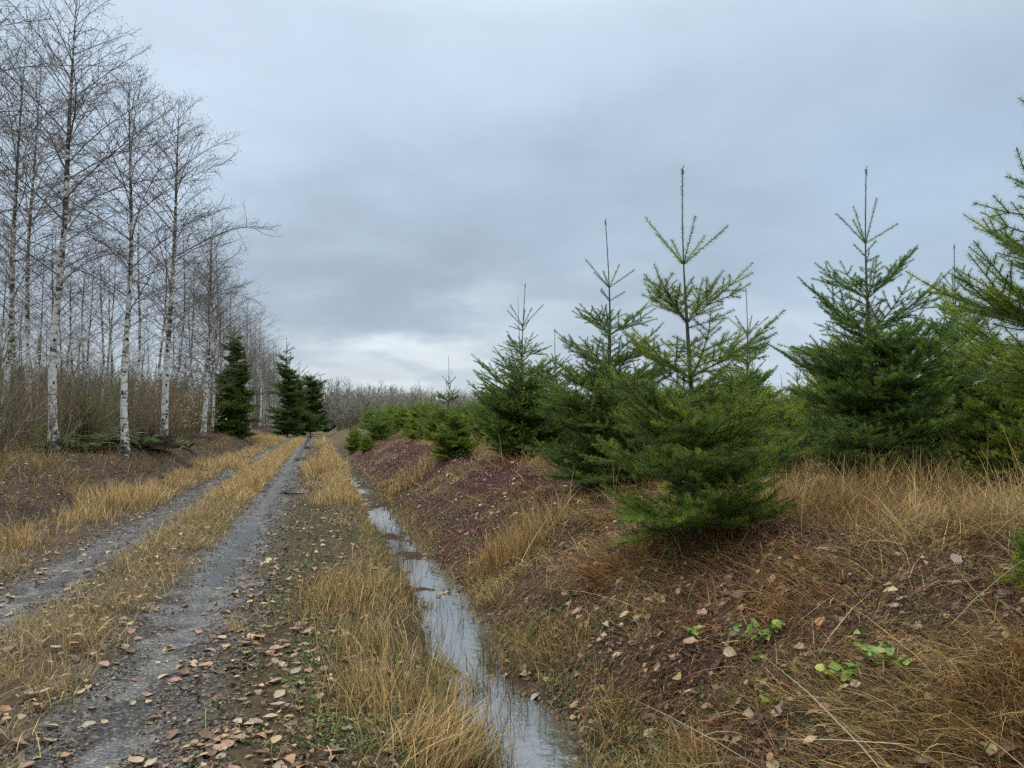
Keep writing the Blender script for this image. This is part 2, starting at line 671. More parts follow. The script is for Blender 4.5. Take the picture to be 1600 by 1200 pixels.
def gravel_mat():
    m, t, b = mat_new('wet gravel')
    NN, LL = t.nodes.new, t.links.new
    tx = NN('ShaderNodeTexCoord')
    vo = NN('ShaderNodeTexVoronoi')
    vo.inputs['Scale'].default_value = 60
    vo.inputs['Randomness'].default_value = 1
    LL(tx.outputs['Object'], vo.inputs['Vector'])
    vb = NN('ShaderNodeTexVoronoi')
    vb.inputs['Scale'].default_value = 28
    LL(tx.outputs['Object'], vb.inputs['Vector'])
    nz = NN('ShaderNodeTexNoise')
    nz.inputs['Scale'].default_value = 2.2
    nz.inputs['Detail'].default_value = 6
    LL(tx.outputs['Object'], nz.inputs['Vector'])
    nf = NN('ShaderNodeTexNoise')
    nf.inputs['Scale'].default_value = 40
    nf.inputs['Detail'].default_value = 6
    nf.inputs['Roughness'].default_value = .7
    LL(tx.outputs['Object'], nf.inputs['Vector'])
    sp = NN('ShaderNodeSeparateColor')
    LL(vo.outputs['Color'], sp.inputs[0])
    rp = NN('ShaderNodeValToRGB')
    e = rp.color_ramp
    e.elements[0].position = 0.0
    e.elements[0].color = (0.024, 0.023, 0.023, 1)
    e.elements[1].position = 1.0
    e.elements[1].color = (0.16, 0.155, 0.145, 1)
    k = e.elements.new(.75)
    k.color = (0.060, 0.058, 0.056, 1)
    LL(sp.outputs[0], rp.inputs[0])
    mr = NN('ShaderNodeMapRange')
    mr.inputs['From Min'].default_value = .3
    mr.inputs['From Max'].default_value = .7
    mr.inputs['To Min'].default_value = .6
    mr.inputs['To Max'].default_value = 1.35
    LL(nf.outputs['Fac'], mr.inputs['Value'])
    vs = NN('ShaderNodeVectorMath')
    vs.operation = 'SCALE'
    LL(rp.outputs[0], vs.inputs[0])
    LL(mr.outputs[0], vs.inputs['Scale'])
    LL(vs.outputs[0], b.inputs['Base Color'])
    wa = NN('ShaderNodeAttribute')
    wa.attribute_name = 'col'
    wn = NN('ShaderNodeMath')                     # standing damp: the middle of the rut, broken by noise
    wn.operation = 'MULTIPLY_ADD'
    LL(wa.outputs['Fac'], wn.inputs[0])
    wn.inputs[1].default_value = .30
    LL(nz.outputs['Fac'], wn.inputs[2])
    wet = NN('ShaderNodeMapRange')
    wet.inputs['From Min'].default_value = .50
    wet.inputs['From Max'].default_value = .74
    wet.inputs['To Min'].default_value = .85
    wet.inputs['To Max'].default_value = .13
    LL(wn.outputs[0], wet.inputs['Value'])
    LL(wet.outputs[0], b.inputs['Roughness'])
    ad = NN('ShaderNodeMath')
    LL(vo.outputs['Distance'], ad.inputs[0])
    LL(vb.outputs['Distance'], ad.inputs[1])
    iv = NN('ShaderNodeMath')
    iv.operation = 'SUBTRACT'
    LL(nf.outputs['Fac'], iv.inputs[0])
    LL(ad.outputs[0], iv.inputs[1])
    bs = NN('ShaderNodeMapRange')
    bs.inputs['From Min'].default_value = .50
    bs.inputs['From Max'].default_value = .74
    bs.inputs['To Min'].default_value = 1.0
    bs.inputs['To Max'].default_value = .15
    LL(wn.outputs[0], bs.inputs['Value'])
    bp = NN('ShaderNodeBump')
    bp.inputs['Distance'].default_value = .012
    LL(bs.outputs[0], bp.inputs['Strength'])
    LL(iv.outputs[0], bp.inputs['Height'])
    LL(bp.outputs[0], b.inputs['Normal'])
    sl = NN('ShaderNodeMapRange')
    sl.inputs['From Min'].default_value = .50
    sl.inputs['From Max'].default_value = .74
    sl.inputs['To Min'].default_value = .22
    sl.inputs['To Max'].default_value = .95
    LL(wn.outputs[0], sl.inputs['Value'])
    LL(sl.outputs[0], b.inputs['Specular IOR Level'])
    return m


def water_mat():
    m, t, b = mat_new('ditch water')
    NN, LL = t.nodes.new, t.links.new
    tx = NN('ShaderNodeTexCoord')
    nz = NN('ShaderNodeTexNoise')
    nz.inputs['Scale'].default_value = 9
    nz.inputs['Detail'].default_value = 3
    LL(tx.outputs['Object'], nz.inputs['Vector'])
    bp = NN('ShaderNodeBump')
    bp.inputs['Strength'].default_value = .12
    bp.inputs['Distance'].default_value = .02
    LL(nz.outputs['Fac'], bp.inputs['Height'])
    b.inputs['Base Color'].default_value = (0.045, 0.038, 0.026, 1)
    b.inputs['Roughness'].default_value = .5
    gl = NN('ShaderNodeBsdfGlossy')
    gl.inputs['Roughness'].default_value = 0.03
    gl.inputs['Color'].default_value = (1.0, 0.99, 0.965, 1)
    LL(bp.outputs[0], gl.inputs['Normal'])
    fr = NN('ShaderNodeFresnel')
    fr.inputs['IOR'].default_value = 2.1
    mx = NN('ShaderNodeMixShader')
    mr = NN('ShaderNodeMapRange')
    mr.inputs['To Min'].default_value = .26
    mr.inputs['To Max'].default_value = 1.0
    LL(fr.outputs[0], mr.inputs['Value'])
    LL(mr.outputs[0], mx.inputs[0])
    LL(b.outputs[0], mx.inputs[1])
    LL(gl.outputs[0], mx.inputs[2])
    LL(mx.outputs[0], t.nodes['Material Output'].inputs['Surface'])
    return m


M_BARK = bark_alder()
M_FBARK = bark_fir()
M_SOIL = ground_mat()
M_GRAVEL = gravel_mat()
M_WATER = water_mat()


# ------------------------------------------------------------------ zones of the ground cover
def maroon_zone(x, y):
    u, v = uv(x, y)
    n = fbm(x / 1.1, y / 1.1, 31, 4)
    a = sst(1.5, 1.75, u) * (1 - sst(3.1, 3.7, u)) * sst(8.4, 9.8, v) * sst(46, 30, v)
    b = 0.35 * sst(1.8, 2.3, u) * (1 - sst(3.4, 4.4, u)) * sst(3.0, 3.8, v) * sst(9, 8, v)
    return np.clip((a * 1.7 + b) * sst(-0.13, 0.03, n), 0, 1)


def soil_color(x, y):
    u, v = uv(x, y)
    n = fbm(x / 0.9, y / 0.9, 51, 3)
    c = np.zeros(x.shape + (3,))
    dark = np.array([.026, .019, .014])
    litter = np.array([.050, .032, .022])
    olive = np.array([.045, .040, .016])
    tan = np.array([.085, .060, .030])
    maroon = np.array([.045, .012, .013])
    m = lambda a, b, f: a * (1 - f[..., None]) + b * f[..., None]
    c = m(np.broadcast_to(dark, c.shape), litter, sst(-.15, .2, n))
    lb = (1 - sst(-5.6, -4.0, u))
    c = m(c, np.array([.052, .030, .019]), lb * 0.7)
    c = m(c, np.array([.032, .024, .018]), lb * sst(.04, .16, fbm(x / 1.3, y / 1.3, 55, 3)) * .8)
    c = m(c, olive, sst(-.9, -.4, u) * (1 - sst(.9, 1.2, u)) * .5)
    c = m(c, tan, np.exp(-((u + 1.8) / .45) ** 4) * .5)
    rutd = np.minimum(np.abs(u + 1.0), np.abs(u + 2.6)) + .16 * fbm(x / .25, y / .25, 57, 3)
    c = m(c, np.array([.062, .056, .050]), sst(.66, .36, rutd) * .95)
    c = m(c, maroon, maroon_zone(x, y) * .9)
    c = m(c, tan * .8, sst(3.2, 4.5, u) * .6)
    c = m(c, np.array([.11, .09, .045]), sst(40, 90, y) * (1 - lb) * .8)
    return c


# ------------------------------------------------------------------ ground, tracks, water
us = np.concatenate([-np.geomspace(900, 9, 34), np.arange(-8.8, -4.8, .10), np.arange(-4.8, 4.6, .045), np.arange(4.6, 9, .12), np.geomspace(9.2, 900, 34)])
vs_ = np.concatenate([np.arange(-6, 1.5, .4), np.arange(1.5, 13, .05), np.geomspace(13, 120, 230), np.geomspace(124, 2500, 40)])
U, V_ = np.meshgrid(us, vs_, indexing='ij')
X, Y = xy(U, V_)
Z = height(X, Y)
far = sst(150, 400, np.hypot(X, Y))
Z = Z * (1 - far) + 1.0 * far
gi = np.arange(U.size).reshape(U.shape)
q = np.stack([gi[:-1, :-1], gi[1:, :-1], gi[1:, 1:], gi[:-1, 1:]], -1).reshape(-1, 4)
A = Acc()
A.add(np.stack([X, Y, Z], -1), np.concatenate([q[:, :3], q[:, [0, 2, 3]]]), soil_color(X, Y).reshape(-1, 3))
tag(A.obj('ground', M_SOIL, smooth=True), 'brown leaf littered ground with banks either side of the track', 'ground', kind='structure')


def track_edges(cu, hw, s):
    v = np.concatenate([np.arange(.5, 14, .06), np.geomspace(14, 118, 260)])
    l = cu - hw * (1 + .8 * fbm(v / 1.1, v * 0, s, 4)) + .10 * fbm(v / .16, v * 0, s + 3, 3)
    r = cu + hw * (1 + 1.0 * fbm(v / .9, v * 0, s + 9, 4)) + .14 * fbm(v / .14, v * 0, s + 5, 3)
    k = 15
    f = np.linspace(0, 1, k)
    uu = l[:, None] * (1 - f) + r[:, None] * f
    # the track bends gently right far ahead
    x, y = xy(uu, np.broadcast_to(v[:, None], uu.shape))
    z = height(x, y) + .004
    z[:, 0] -= .02
    z[:, -1] -= .02
    i = np.arange(uu.size).reshape(uu.shape)
    q = np.stack([i[:-1, :-1], i[:-1, 1:], i[1:, 1:], i[1:, :-1]], -1).reshape(-1, 4)
    a = Acc()
    wetm = np.exp(-((f - .55) / .30) ** 2)[None, :] * (.12 + .88 * sst(5.5, 9, v))[:, None] * np.ones_like(x)
    a.add(np.stack([x, y, z], -1), np.concatenate([q[:, :3], q[:, [0, 2, 3]]]), np.repeat(wetm.reshape(-1, 1), 3, 1))
    return a


tag(track_edges(-1.0, .41, 61).obj('wheel_track', M_GRAVEL, smooth=True), 'wet grey gravel wheel track with fallen leaves, running beside the ditch', 'track', kind='structure')
tag(track_edges(-2.6, .33, 83).obj('wheel_track', M_GRAVEL, smooth=True), 'grey gravel wheel track on the alder side of the grassy strip', 'track', kind='structure')


def sheet(name, u0, u1, v0, v1, z, mat, n=60, wob=0.0, seed=1):
    """a thin body of water in road coordinates"""
    th = np.linspace(0, 2 * math.pi, n, endpoint=False)
    r = 1 + wob * 2 * fbm(np.cos(th) * 1.7 + 5, np.sin(th) * 1.7 + 5, seed, 3)
    if wob:
        uu = (u0 + u1) / 2 + (u1 - u0) / 2 * np.cos(th) * r
        vv = (v0 + v1) / 2 + (v1 - v0) / 2 * np.sin(th) * r
        x, y = xy(uu, vv)
        v = np.stack([x, y, np.full(n, z)], -1)
        cx, cy = xy((u0 + u1) / 2, (v0 + v1) / 2)
        v = np.concatenate([v, [[cx, cy, z]]])
        f = [(i, (i + 1) % n, n) for i in range(n)]
    else:
        p = [xy(a, b) for a, b in ((u0, v0), (u1, v0), (u1, v1), (u0, v1))]
        v = np.array([[a, b, z] for a, b in p])
        f = [(0, 1, 2), (0, 2, 3)]
    a = Acc()
    a.add(v, f, (.05, .05, .05))
    return a.obj(name, mat)


tag(sheet('water', .55, 1.75, 1.5, 60, WATER, M_WATER), 'shallow sky reflecting water standing in the ditch', 'water', kind='structure')
for px, py, wu, wv2, lab in ((462, 769, .30, .55, 'small puddle in the wheel track where it widens near the grass'),
                             (470, 718, .26, 1.3, 'thin puddle across the wheel track in the middle distance'),
                             (482, 700, .28, 2.0, 'farthest dark edged puddle across the wheel track'),
                             (395, 722, .22, 1.4, 'narrow puddle in the track on the alder side')):
    p = hit(px, py)
    uu, vv = uv(p[0], p[1])
    x, y = xy(np.array([uu - wu, uu, uu + wu]), np.array([vv, vv, vv]))
    zz = float(height(x, y).max()) + .012
    tag(sheet('puddle', uu - wu, uu + wu, vv - wv2, vv + wv2, zz, M_WATER, wob=.35, seed=int(px)), lab, 'puddle', 'puddles in the wheel tracks', 'structure')


# ------------------------------------------------------------------ scatter helper
def scatter(n, ymin, ymax, fal=1.0, margin=1.0, slope=0.74):
    """n ground points inside the field of view, thinning with distance like 1/Y**fal"""
    a = 2 - fal                                   # area grows with Y
    r = rng.random(n)
    if abs(a) < 1e-6:
        y = ymin * (ymax / ymin) ** r
    else:
        y = (ymin ** a + r * (ymax ** a - ymin ** a)) ** (1 / a)
    x = (rng.random(n) * 2 - 1) * (y * slope + margin)
    return x, y


def scatter_uv(n, u0, u1, v0, v1, fal=1.3, margin=.9):
    """points in a strip along the track, thinning with distance, cut to the field of view"""
    r = rng.random(n)
    a = 1 - fal
    v = (v0 ** a + r * (v1 ** a - v0 ** a)) ** (1 / a)
    u = u0 + (u1 - u0) * rng.random(n)
    x, y = xy(u, v)
    m = (np.abs(x) < .72 * y + margin) & (y > 1.6)
    return x[m], y[m]


def cat2(*ps):
    return np.concatenate([p[0] for p in ps]), np.concatenate([p[1] for p in ps])


def slope_normal(x, y):
    e = .06
    dx = (height(x + e, y) - height(x - e, y)) / (2 * e)
    dy = (height(x, y + e) - height(x, y - e)) / (2 * e)
    return norm(np.stack([-dx, -dy, np.ones_like(dx)], -1))


def tilted(nr, amt):
    return norm(nr + amt * rng.normal(size=nr.shape))


def band(u, a, b, s=.15):
    return sst(a - s, a + s, u) * (1 - sst(b - s, b + s, u))


TAN = [[0.378, 0.255, 0.102], [0.462, 0.32, 0.135], [0.315, 0.2, 0.074], [0.263, 0.19, 0.074], [0.525, 0.4, 0.197]]
GOLD = [[.45, .315, .125], [.51, .37, .17], [.36, .245, .095], [.54, .42, .23], [.28, .20, .09]]
STRAW = [[0.304, 0.2, 0.074], [0.399, 0.275, 0.107], [0.2, 0.125, 0.045], [0.462, 0.34, 0.156], [0.137, 0.085, 0.033]]
RUST = [[.25, .125, .05], [.32, .165, .065], [.17, .085, .042], [.36, .21, .09]]
OLIVE = [[.14, .145, .05], [.19, .17, .06], [.10, .12, .035]]
GREEN = [[.075, .14, .030], [.10, .17, .035], [.06, .11, .025], [.15, .20, .05]]
LEAFC = [[0.286, 0.191, 0.098], [0.227, 0.139, 0.071], [0.168, 0.097, 0.049], [0.336, 0.251, 0.137], [0.109, 0.065, 0.035], [0.252, 0.177, 0.118], [0.386, 0.312, 0.172]]
LEAFDARK = [[0.085, 0.049, 0.022], [0.12, 0.068, 0.029], [0.05, 0.031, 0.016], [0.15, 0.093, 0.04], [0.065, 0.036, 0.02]]
MAROON = [[.105, .016, .022], [.07, .013, .017], [.14, .025, .03], [.08, .034, .026], [.05, .018, .015]]


def keep(*arrs, mask):
    return [a[mask] for a in arrs]


# ---- grass of the middle strip, verges, far gold bands
acc = Acc()
x, y = cat2(scatter_uv(90000, -2.45, -1.2, 2.4, 75, 1.3), scatter_uv(90000, -4.1, -2.9, 5, 75, 1.3), scatter_uv(110000, -.7, 1.0, 2.6, 75, 1.3))
u, v = uv(x, y)
near_t = np.minimum(np.abs(u + 1.0), np.abs(u + 2.6))
d_mid = band(u + .20 * fbm(x / .5, y / .5, 70, 3), -2.24, -1.36, .12)
d_left = band(u, -4.0, -3.0, .15) * (.12 + .9 * sst(-.05, .18, fbm(x / 1.0, y / 1.0, 71, 3)))
d_right = band(u, -.45, .85, .25) * (.30 + .70 * sst(10, 22, y)) * (.15 + .85 * sst(.0, .45, u)) * (.6 + .4 * sst(8, 20, y))
clump = .25 + 1.1 * sst(-.2, .2, fbm(x / .22, y / .22, 72, 2))
d_right = d_right * (.45 + .55 * sst(-.15, .1, fbm(x / 1.3, y / 2.5, 74, 3)))
p = np.clip(d_mid * .85 * (.42 + .58 * sst(6, 13, y)) + d_left * .6 + d_right * .6, 0, 1) * clump
m = rng.random(len(x)) < p
x, y, u, v = keep(x, y, u, v, mask=m)
n = len(x)
g = fbm(x / .5, y / .5, 73, 2)
far_ = sst(9, 22, y)
ln = (.08 + .16 * rng.random(n)) * (1 + .75 * far_) * (.8 + .5 * sst(-.2, .3, g))
c = pick(TAN, n, .28)
gy = (rng.random(n) < .45) & (far_ < .5)
c[gy] = pick([[.27, .21, .14], [.20, .15, .10], [.33, .27, .19], [.15, .11, .07]], gy.sum(), .2)
og = rng.random(n) < (.22 * (1 - far_) + .06)
c[og] = pick(OLIVE, og.sum(), .2)
gd = rng.random(n) < far_ * .35
c[gd] = pick(GOLD, gd.sum(), .12)
wd = .0042 * np.maximum(1, y / 6) ** .75 * (.6 + .8 * rng.random(n))
blades(acc, x, y, rng.random(n) * 6.28, .2 + .8 * rng.random(n), .5 + 1.2 * rng.random(n), ln, wd, c, S=4)
tag(acc.obj('grass', M_GRASS), 'short dry tan grass of the strip between the wheel tracks and the verges', 'grass', kind='stuff')

# ---- dead grass on the right bank and plateau
acc = Acc()
x, y = cat2(scatter_uv(260000, 1.5, 4.2, 1.5, 40, 1.5, 1.2), scatter_uv(150000, 3.4, 13, 1.5, 42, 1.3, 1.2))
u, v = uv(x, y)
mz = maroon_zone(x, y)
patch = sst(-.14, .14, fbm(x / .55, y / .55, 75, 3))
p = (band(u, 1.55, 3.4, .2) * .75 + sst(3.2, 3.8, u) * .9) * (.13 + .66 * patch) * (1 - .92 * mz) * (1 - .35 * sst(7, 3, y))
m = rng.random(len(x)) < p
x, y, u, v = keep(x, y, u, v, mask=m)
n = len(x)
tn = fbm(x / .9, y / .9, 76, 2)
c = pick(STRAW, n, .3)
rr = rng.random(n) < sst(-.02, .18, tn) * .7
c[rr] = pick(RUST, rr.sum(), .2)
gg = rng.random(n) < .16
c[gg] = pick(OLIVE, gg.sum(), .2)
plat = sst(3.1, 4.2, u)
ln = (.12 + .30 * rng.random(n) ** 1.5) * (1 + .6 * plat)
wd = .0036 * np.maximum(1, y / 5) ** .75 * (.5 + .9 * rng.random(n))
gaz = 6.28 * fbm(x / 1.1, y / 1.1, 77, 2) * 2 + rng.normal(size=n) * .9    # mats lie over together
blades(acc, x, y, gaz, .75 + .55 * rng.random(n) - .6 * plat * rng.random(n), .5 + .9 * rng.random(n), ln, wd, c, S=5)
# long pale stalks lying across the bank
x, y = scatter(1500, 2.0, 16, 1.2)
u, v = uv(x, y)
m = u > 1.9
x, y = keep(x, y, mask=m)
n = len(x)
blades(acc, x, y, rng.random(n) * 6.28, .75 + .7 * rng.random(n), .1 + .5 * rng.random(n), .35 + .5 * rng.random(n), .0042 + .003 * rng.random(n), pick(STRAW[1:4:2] + [[.5, .42, .29]], n, .12), S=4, sway=.1)
# standing dry stalks on the plateau
x, y = scatter(9000, 4.5, 30, 1.3)
u, v = uv(x, y)
m = (u > 3.3) & (rng.random(len(x)) < .2 + .8 * sst(0, .2, fbm(x / 1.2, y / 1.2, 78, 2)))
x, y = keep(x, y, mask=m)
n = len(x)
blades(acc, x, y, rng.random(n) * 6.28, .05 + .3 * rng.random(n), .2 + 1.2 * rng.random(n) ** 2, .35 + .5 * rng.random(n), .006 * np.maximum(1, y / 9), pick(STRAW, n, .15), S=5)
tag(acc.obj('dead_grass', M_GRASS), 'matted dead brown grass and pale stalks covering the bank with the young firs', 'grass', kind='stuff')

# ---- grass on the alder bank
acc = Acc()
x, y = scatter_uv(170000, -12, -3.9, 7, 60, 1.3, 2.0)
u, v = uv(x, y)
p = (1 - sst(-4.4, -4.0, u)) * (.05 + .34 * sst(-.0, .18, fbm(x / 1.1, y / 1.1, 81, 3))) * (x < -3)
m = (rng.random(len(x)) < p) & (u > -14)
x, y, u = keep(x, y, u, mask=m)
n = len(x)
c = pick(STRAW, n, .2)
og = rng.random(n) < .3
c[og] = pick(OLIVE, og.sum(), .2)
blades(acc, x, y, rng.random(n) * 6.28, .2 + .6 * rng.random(n), .5 + 1.0 * rng.random(n), .16 + .28 * rng.random(n), .0045 * np.maximum(1, y / 9) ** .8, c, S=4)
tag(acc.obj('bank_grass', M_GRASS), 'thin olive and straw grass patches on the bank under the alders', 'grass', kind='stuff')

# ---- dark dead stems and brambles tangled over the right bank
acc = Acc()
x, y = cat2(scatter_uv(2600, 1.7, 4.4, 1.8, 26, 1.4), scatter_uv(900, 3.4, 9, 3, 22, 1.2))
n = len(x)
az = rng.random(n) * 6.28
ln = .25 + .5 * rng.random(n)
el0 = .25 + .8 * rng.random(n)
f_ = np.linspace(0, 1, 6)
hh = np.sin(el0)[:, None] * ln[:, None] * (f_ - .95 * f_ ** 2)[None, :] * .9
sw = np.cumsum(rng.normal(size=(n, 6)) * .035, 1)
px_ = x[:, None] + np.cos(az)[:, None] * ln[:, None] * f_ - np.sin(az)[:, None] * sw
py_ = y[:, None] + np.sin(az)[:, None] * ln[:, None] * f_ + np.cos(az)[:, None] * sw
pz_ = height(px_, py_) + .008 + hh
tubes(acc, np.stack([px_, py_, pz_], -1), (.0016 + .0018 * rng.random(n))[:, None] * np.maximum(1, y / 8)[:, None] ** .6 * np.linspace(1, .5, 6)[None], pick([[.07, .035, .028], [.10, .05, .03], [.045, .03, .025], [.13, .08, .045], [.11, .03, .03]], n, .25), 3)
tag(acc.obj('brambles', M_TWIG), 'tangle of dark dead stems and brambles over the bank below the firs', 'brambles', kind='stuff')

# ---- wispy weeds standing in the ditch water
acc = Acc()
nn = 800
cl = rng.integers(0, 46, nn)                      # weeds stand in small groups
v = (3.2 + 10 * rng.random(46))[cl] + .10 * rng.normal(size=nn)
u = (1.17 + .26 * rng.normal(size=46))[cl] + .06 * rng.normal(size=nn)
x, y = xy(u, v)
z = height(x, y)
n = len(x)
c = pick([[.10, .075, .045], [.16, .12, .06], [.24, .18, .09], [.07, .07, .03]], n, .2)
blades(acc, x, y, rng.random(n) * 6.28, .05 + .35 * rng.random(n), .2 + 1.1 * rng.random(n), .12 + .3 * rng.random(n), .0028 + .002 * rng.random(n), c, S=5, z=np.maximum(z, WATER - .02), clip=False)
x, y = cat2(scatter_uv(9000, .62, .98, 2.8, 22, 1.4), scatter_uv(8000, 1.38, 1.8, 2.8, 22, 1.4))
m = rng.random(len(x)) < sst(-.08, .14, fbm(x / .35, y / .35, 97, 2))
x, y = keep(x, y, mask=m)
n = len(x)
blades(acc, x, y, rng.random(n) * 6.28, .3 + .7 * rng.random(n), .4 + .9 * rng.random(n), .08 + .22 * rng.random(n), .0042 * np.maximum(1, y / 7) ** .7, pick(STRAW + OLIVE + OLIVE, n, .25), S=4, clip=False)
tag(acc.obj('ditch_weeds', M_GRASS), 'thin brown weed stems poking out of the ditch water', 'weeds', kind='stuff')

# ---- reddish ground cover on the bank
acc = Acc()
x, y = scatter(260000, 2.4, 40, 1.5)
m = rng.random(len(x)) < maroon_zone(x, y)
x, y = keep(x, y, mask=m)
n = len(x)
nr = slope_normal(x, y)
hh = .005 + .11 * rng.random(n) ** 1.6
pos = np.stack([x, y, height(x, y) + hh], -1)
sz = (.018 + .022 * rng.random(n)) * np.maximum(1, y / 10) ** .5
bits(acc, pos, tilted(nr, .55), rng.random(n) * 6.28, sz, pick(MAROON + [[.16, .10, .05]], n, .25), .7)
k = rng.random(n) < .07
blades(acc, x[k], y[k], rng.random(k.sum()) * 6.28, .2 + .9 * rng.random(k.sum()), .3 + .5 * rng.random(k.sum()), .10 + .16 * rng.random(k.sum()), .004 * np.maximum(1, y[k] / 8), pick([[.10, .035, .03], [.16, .08, .05]], k.sum(), .2), S=3)
tag(acc.obj('red_ground_cover', M_LEAF), 'dark red trailing ground cover carpeting the ditch bank', 'ground cover', kind='stuff')

# ---- grit and plant crumbs that soften the track edges
acc = Acc()
for cu, hw in ((-1.0, .36), (-2.6, .33)):
    for sg in (-1, 1):
        x, y = scatter_uv(26000, cu + sg * hw - .26, cu + sg * hw + .26, 2.4, 32, 1.5)
        m = rng.random(len(x)) < .15 + .85 * sst(-.1, .12, fbm(x / .18, y / .18, 58, 3))
        x, y = keep(x, y, mask=m)
        n = len(x)
        pos = np.stack([x, y, height(x, y) + .004 + .008 * rng.random(n)], -1)
        bits(acc, pos, tilted(slope_normal(x, y), .45), rng.random(n) * 6.28, (.010 + .022 * rng.random(n) ** 2) * np.maximum(1, y / 9) ** .5, pick([[.08, .075, .07], [.12, .115, .11], [.05, .04, .03], [.14, .09, .06], [.20, .15, .09], [.09, .09, .03]], n, .25), .7)
tag(acc.obj('gravel', M_LEAF), 'loose grit and plant crumbs along the edges of the wheel tracks', 'gravel', kind='stuff')

# ---- small green weeds and moss
acc = Acc()
x, y = cat2(scatter_uv(70000, -.75, 1.0, 2.4, 18, 1.4), scatter_uv(60000, 1.45, 2.8, 2.2, 18, 1.4))
u, v = uv(x, y)
p = (band(u, -.6, .9, .2) + band(u, 1.4, 2.6, .15)) * sst(-.02, .18, fbm(x / .33, y / .33, 91, 3)) * .8
m = rng.random(len(x)) < p
x, y = keep(x, y, mask=m)
n = len(x)
pos = np.stack([x, y, height(x, y) + .004 + .03 * rng.random(n)], -1)
bits(acc, pos, tilted(slope_normal(x, y), .5), rng.random(n) * 6.28, .012 + .016 * rng.random(n), pick(GREEN + OLIVE, n, .25), .55)
k = rng.random(n) < .16
blades(acc, x[k], y[k], rng.random(k.sum()) * 6.28, .1 + .6 * rng.random(k.sum()), .3 + .8 * rng.random(k.sum()), .05 + .08 * rng.random(k.sum()), np.full(k.sum(), .0035), pick(GREEN, k.sum(), .2), S=3)
tag(acc.obj('moss', M_GREEN), 'small bright green weeds and moss patches beside the track and ditch', 'moss', kind='stuff')

# ---- fallen leaves: the largest ones in view are things of their own, the rest one mass
LX, LY = scatter(72000, 2.7, 60, 1.35)
u, v = uv(LX, LY)
edge = np.exp(-((u + .55) / .30) ** 2) + .7 * np.exp(-((u + 1.42) / .14) ** 2) + .7 * np.exp(-((u + 2.98) / .2) ** 2) + .5 * np.exp(-((u + 2.2) / .15) ** 2)
dens = .48 + .8 * edge + .50 * band(u, -.6, .5, .2) + .42 * band(u, 1.35, 3.0, .2) + .40 * band(u, -2.2, -1.4, .1)
dens = dens * (1 - .75 * band(u, -1.30, -.72, .08) * sst(6.5, 9.5, LY)) * (1 - .75 * sst(3.0, 4.2, u)) * (.4 + .6 * sst(-.2, .1, fbm(LX / .6, LY / .6, 95, 2)))
dens = dens * np.where(u < -4.3, 1.0, 1.0)
m = (rng.random(len(LX)) < np.clip(dens * .34, 0, 1)) & ~((height(LX, LY) < WATER - .03))
LX, LY = keep(LX, LY, mask=m)
ls = .034 + .070 * rng.random(len(LX)) ** 1.5
order = np.argsort(LY / ls)
LX, LY, ls = LX[order], LY[order], ls[order]
lu, lv = uv(LX, LY)
proj = 800 + F * LX / LY
inview = (proj > 5) & (proj < 1595) & (LY > 3.3)
solo = np.where(inview)[0][:300]
mask = np.ones(len(LX), bool)
mask[solo] = False
acc = Acc()
x, y, s = LX[mask], LY[mask], ls[mask]
n = len(x)
uu = uv(x, y)[0]
zz = np.maximum(height(x, y), WATER) + .010 + .012 * rng.random(n) + (.075 * sst(1.7, 2.1, uu) + .05 * band(uu, -2.2, -1.4, .1)) * rng.random(n)
pos = np.stack([x, y, zz], -1)
leaves(acc, pos, tilted(slope_normal(x, y), .16), rng.random(n) * 6.28, s, .05 + .30 * rng.random(n), rng.normal(size=n) * .20, pick(LEAFC, n, .15), ns=6)
# smaller dark brown litter under and between, on both banks
x, y = scatter(330000, 2.2, 60, 1.5, 2.0)
u, v = uv(x, y)
p = (1 - sst(-4.3, -3.9, u)) * .95 + band(u, -.75, .8, .2) * .45 + band(u, 1.35, 3.6, .2) * .75 * (1 - .6 * maroon_zone(x, y)) + .12 * sst(3.2, 4, u) + .25 * band(u, -3.2, -2.9, .15)
m = (rng.random(len(x)) < p) & (u > -16) & (height(x, y) > WATER - .05)
x, y = keep(x, y, mask=m)
n = len(x)
pos = np.stack([x, y, np.maximum(height(x, y), WATER) + .006 + .012 * rng.random(n) + .05 * sst(1.7, 2.1, uv(x, y)[0]) * rng.random(n)], -1)
bits(acc, pos, tilted(slope_normal(x, y), .38), rng.random(n) * 6.28, (.018 + .042 * rng.random(n) ** 1.6) * np.maximum(1, y / 12) ** .45, pick(LEAFDARK, n, .30), .6)
tag(acc.obj('leaf_litter', M_LEAF), 'brown leaf litter scattered over the track edges and both banks', 'leaves', kind='stuff')

LEAF_KINDS = [('pale tan', [.42, .315, .185]), ('pinkish brown', [.34, .205, .125]), ('dark brown', [.15, .088, .05]),
              ('orange brown', [.36, .20, .08]), ('greyish tan', [.33, .27, .19]), ('olive yellow', [.30, .27, .09])]
leaf_meshes = []
for kn, kc in LEAF_KINDS:
    for r in range(3):
        a = Acc()
        leaves(a, np.zeros((1, 3)), np.array([[0., 0, 1]]), np.zeros(1), np.ones(1), np.array([.10 + .22 * r]), np.array([.16 * (r - 1) + .03]), np.array([kc]) * np.array([.86, .86, .95]), ns=9, ratio=.58 + .06 * r)
        tubes(a, np.array([[[-.5, 0, 0], [-.62, .02, .03], [-.74, .06, .02]]]), np.array([[.012, .010, .010]]), np.array(kc) * .7, 4)
        leaf_meshes.append((kn, a.mesh('fallen_leaf', M_LEAF, True)))
zs = np.maximum(height(LX[solo], LY[solo]), WATER) + .014
zs = zs + (.06 * sst(1.7, 2.1, lu[solo]) + .035 * band(lu[solo], -2.2, -1.4, .1)) * rng.random(300)
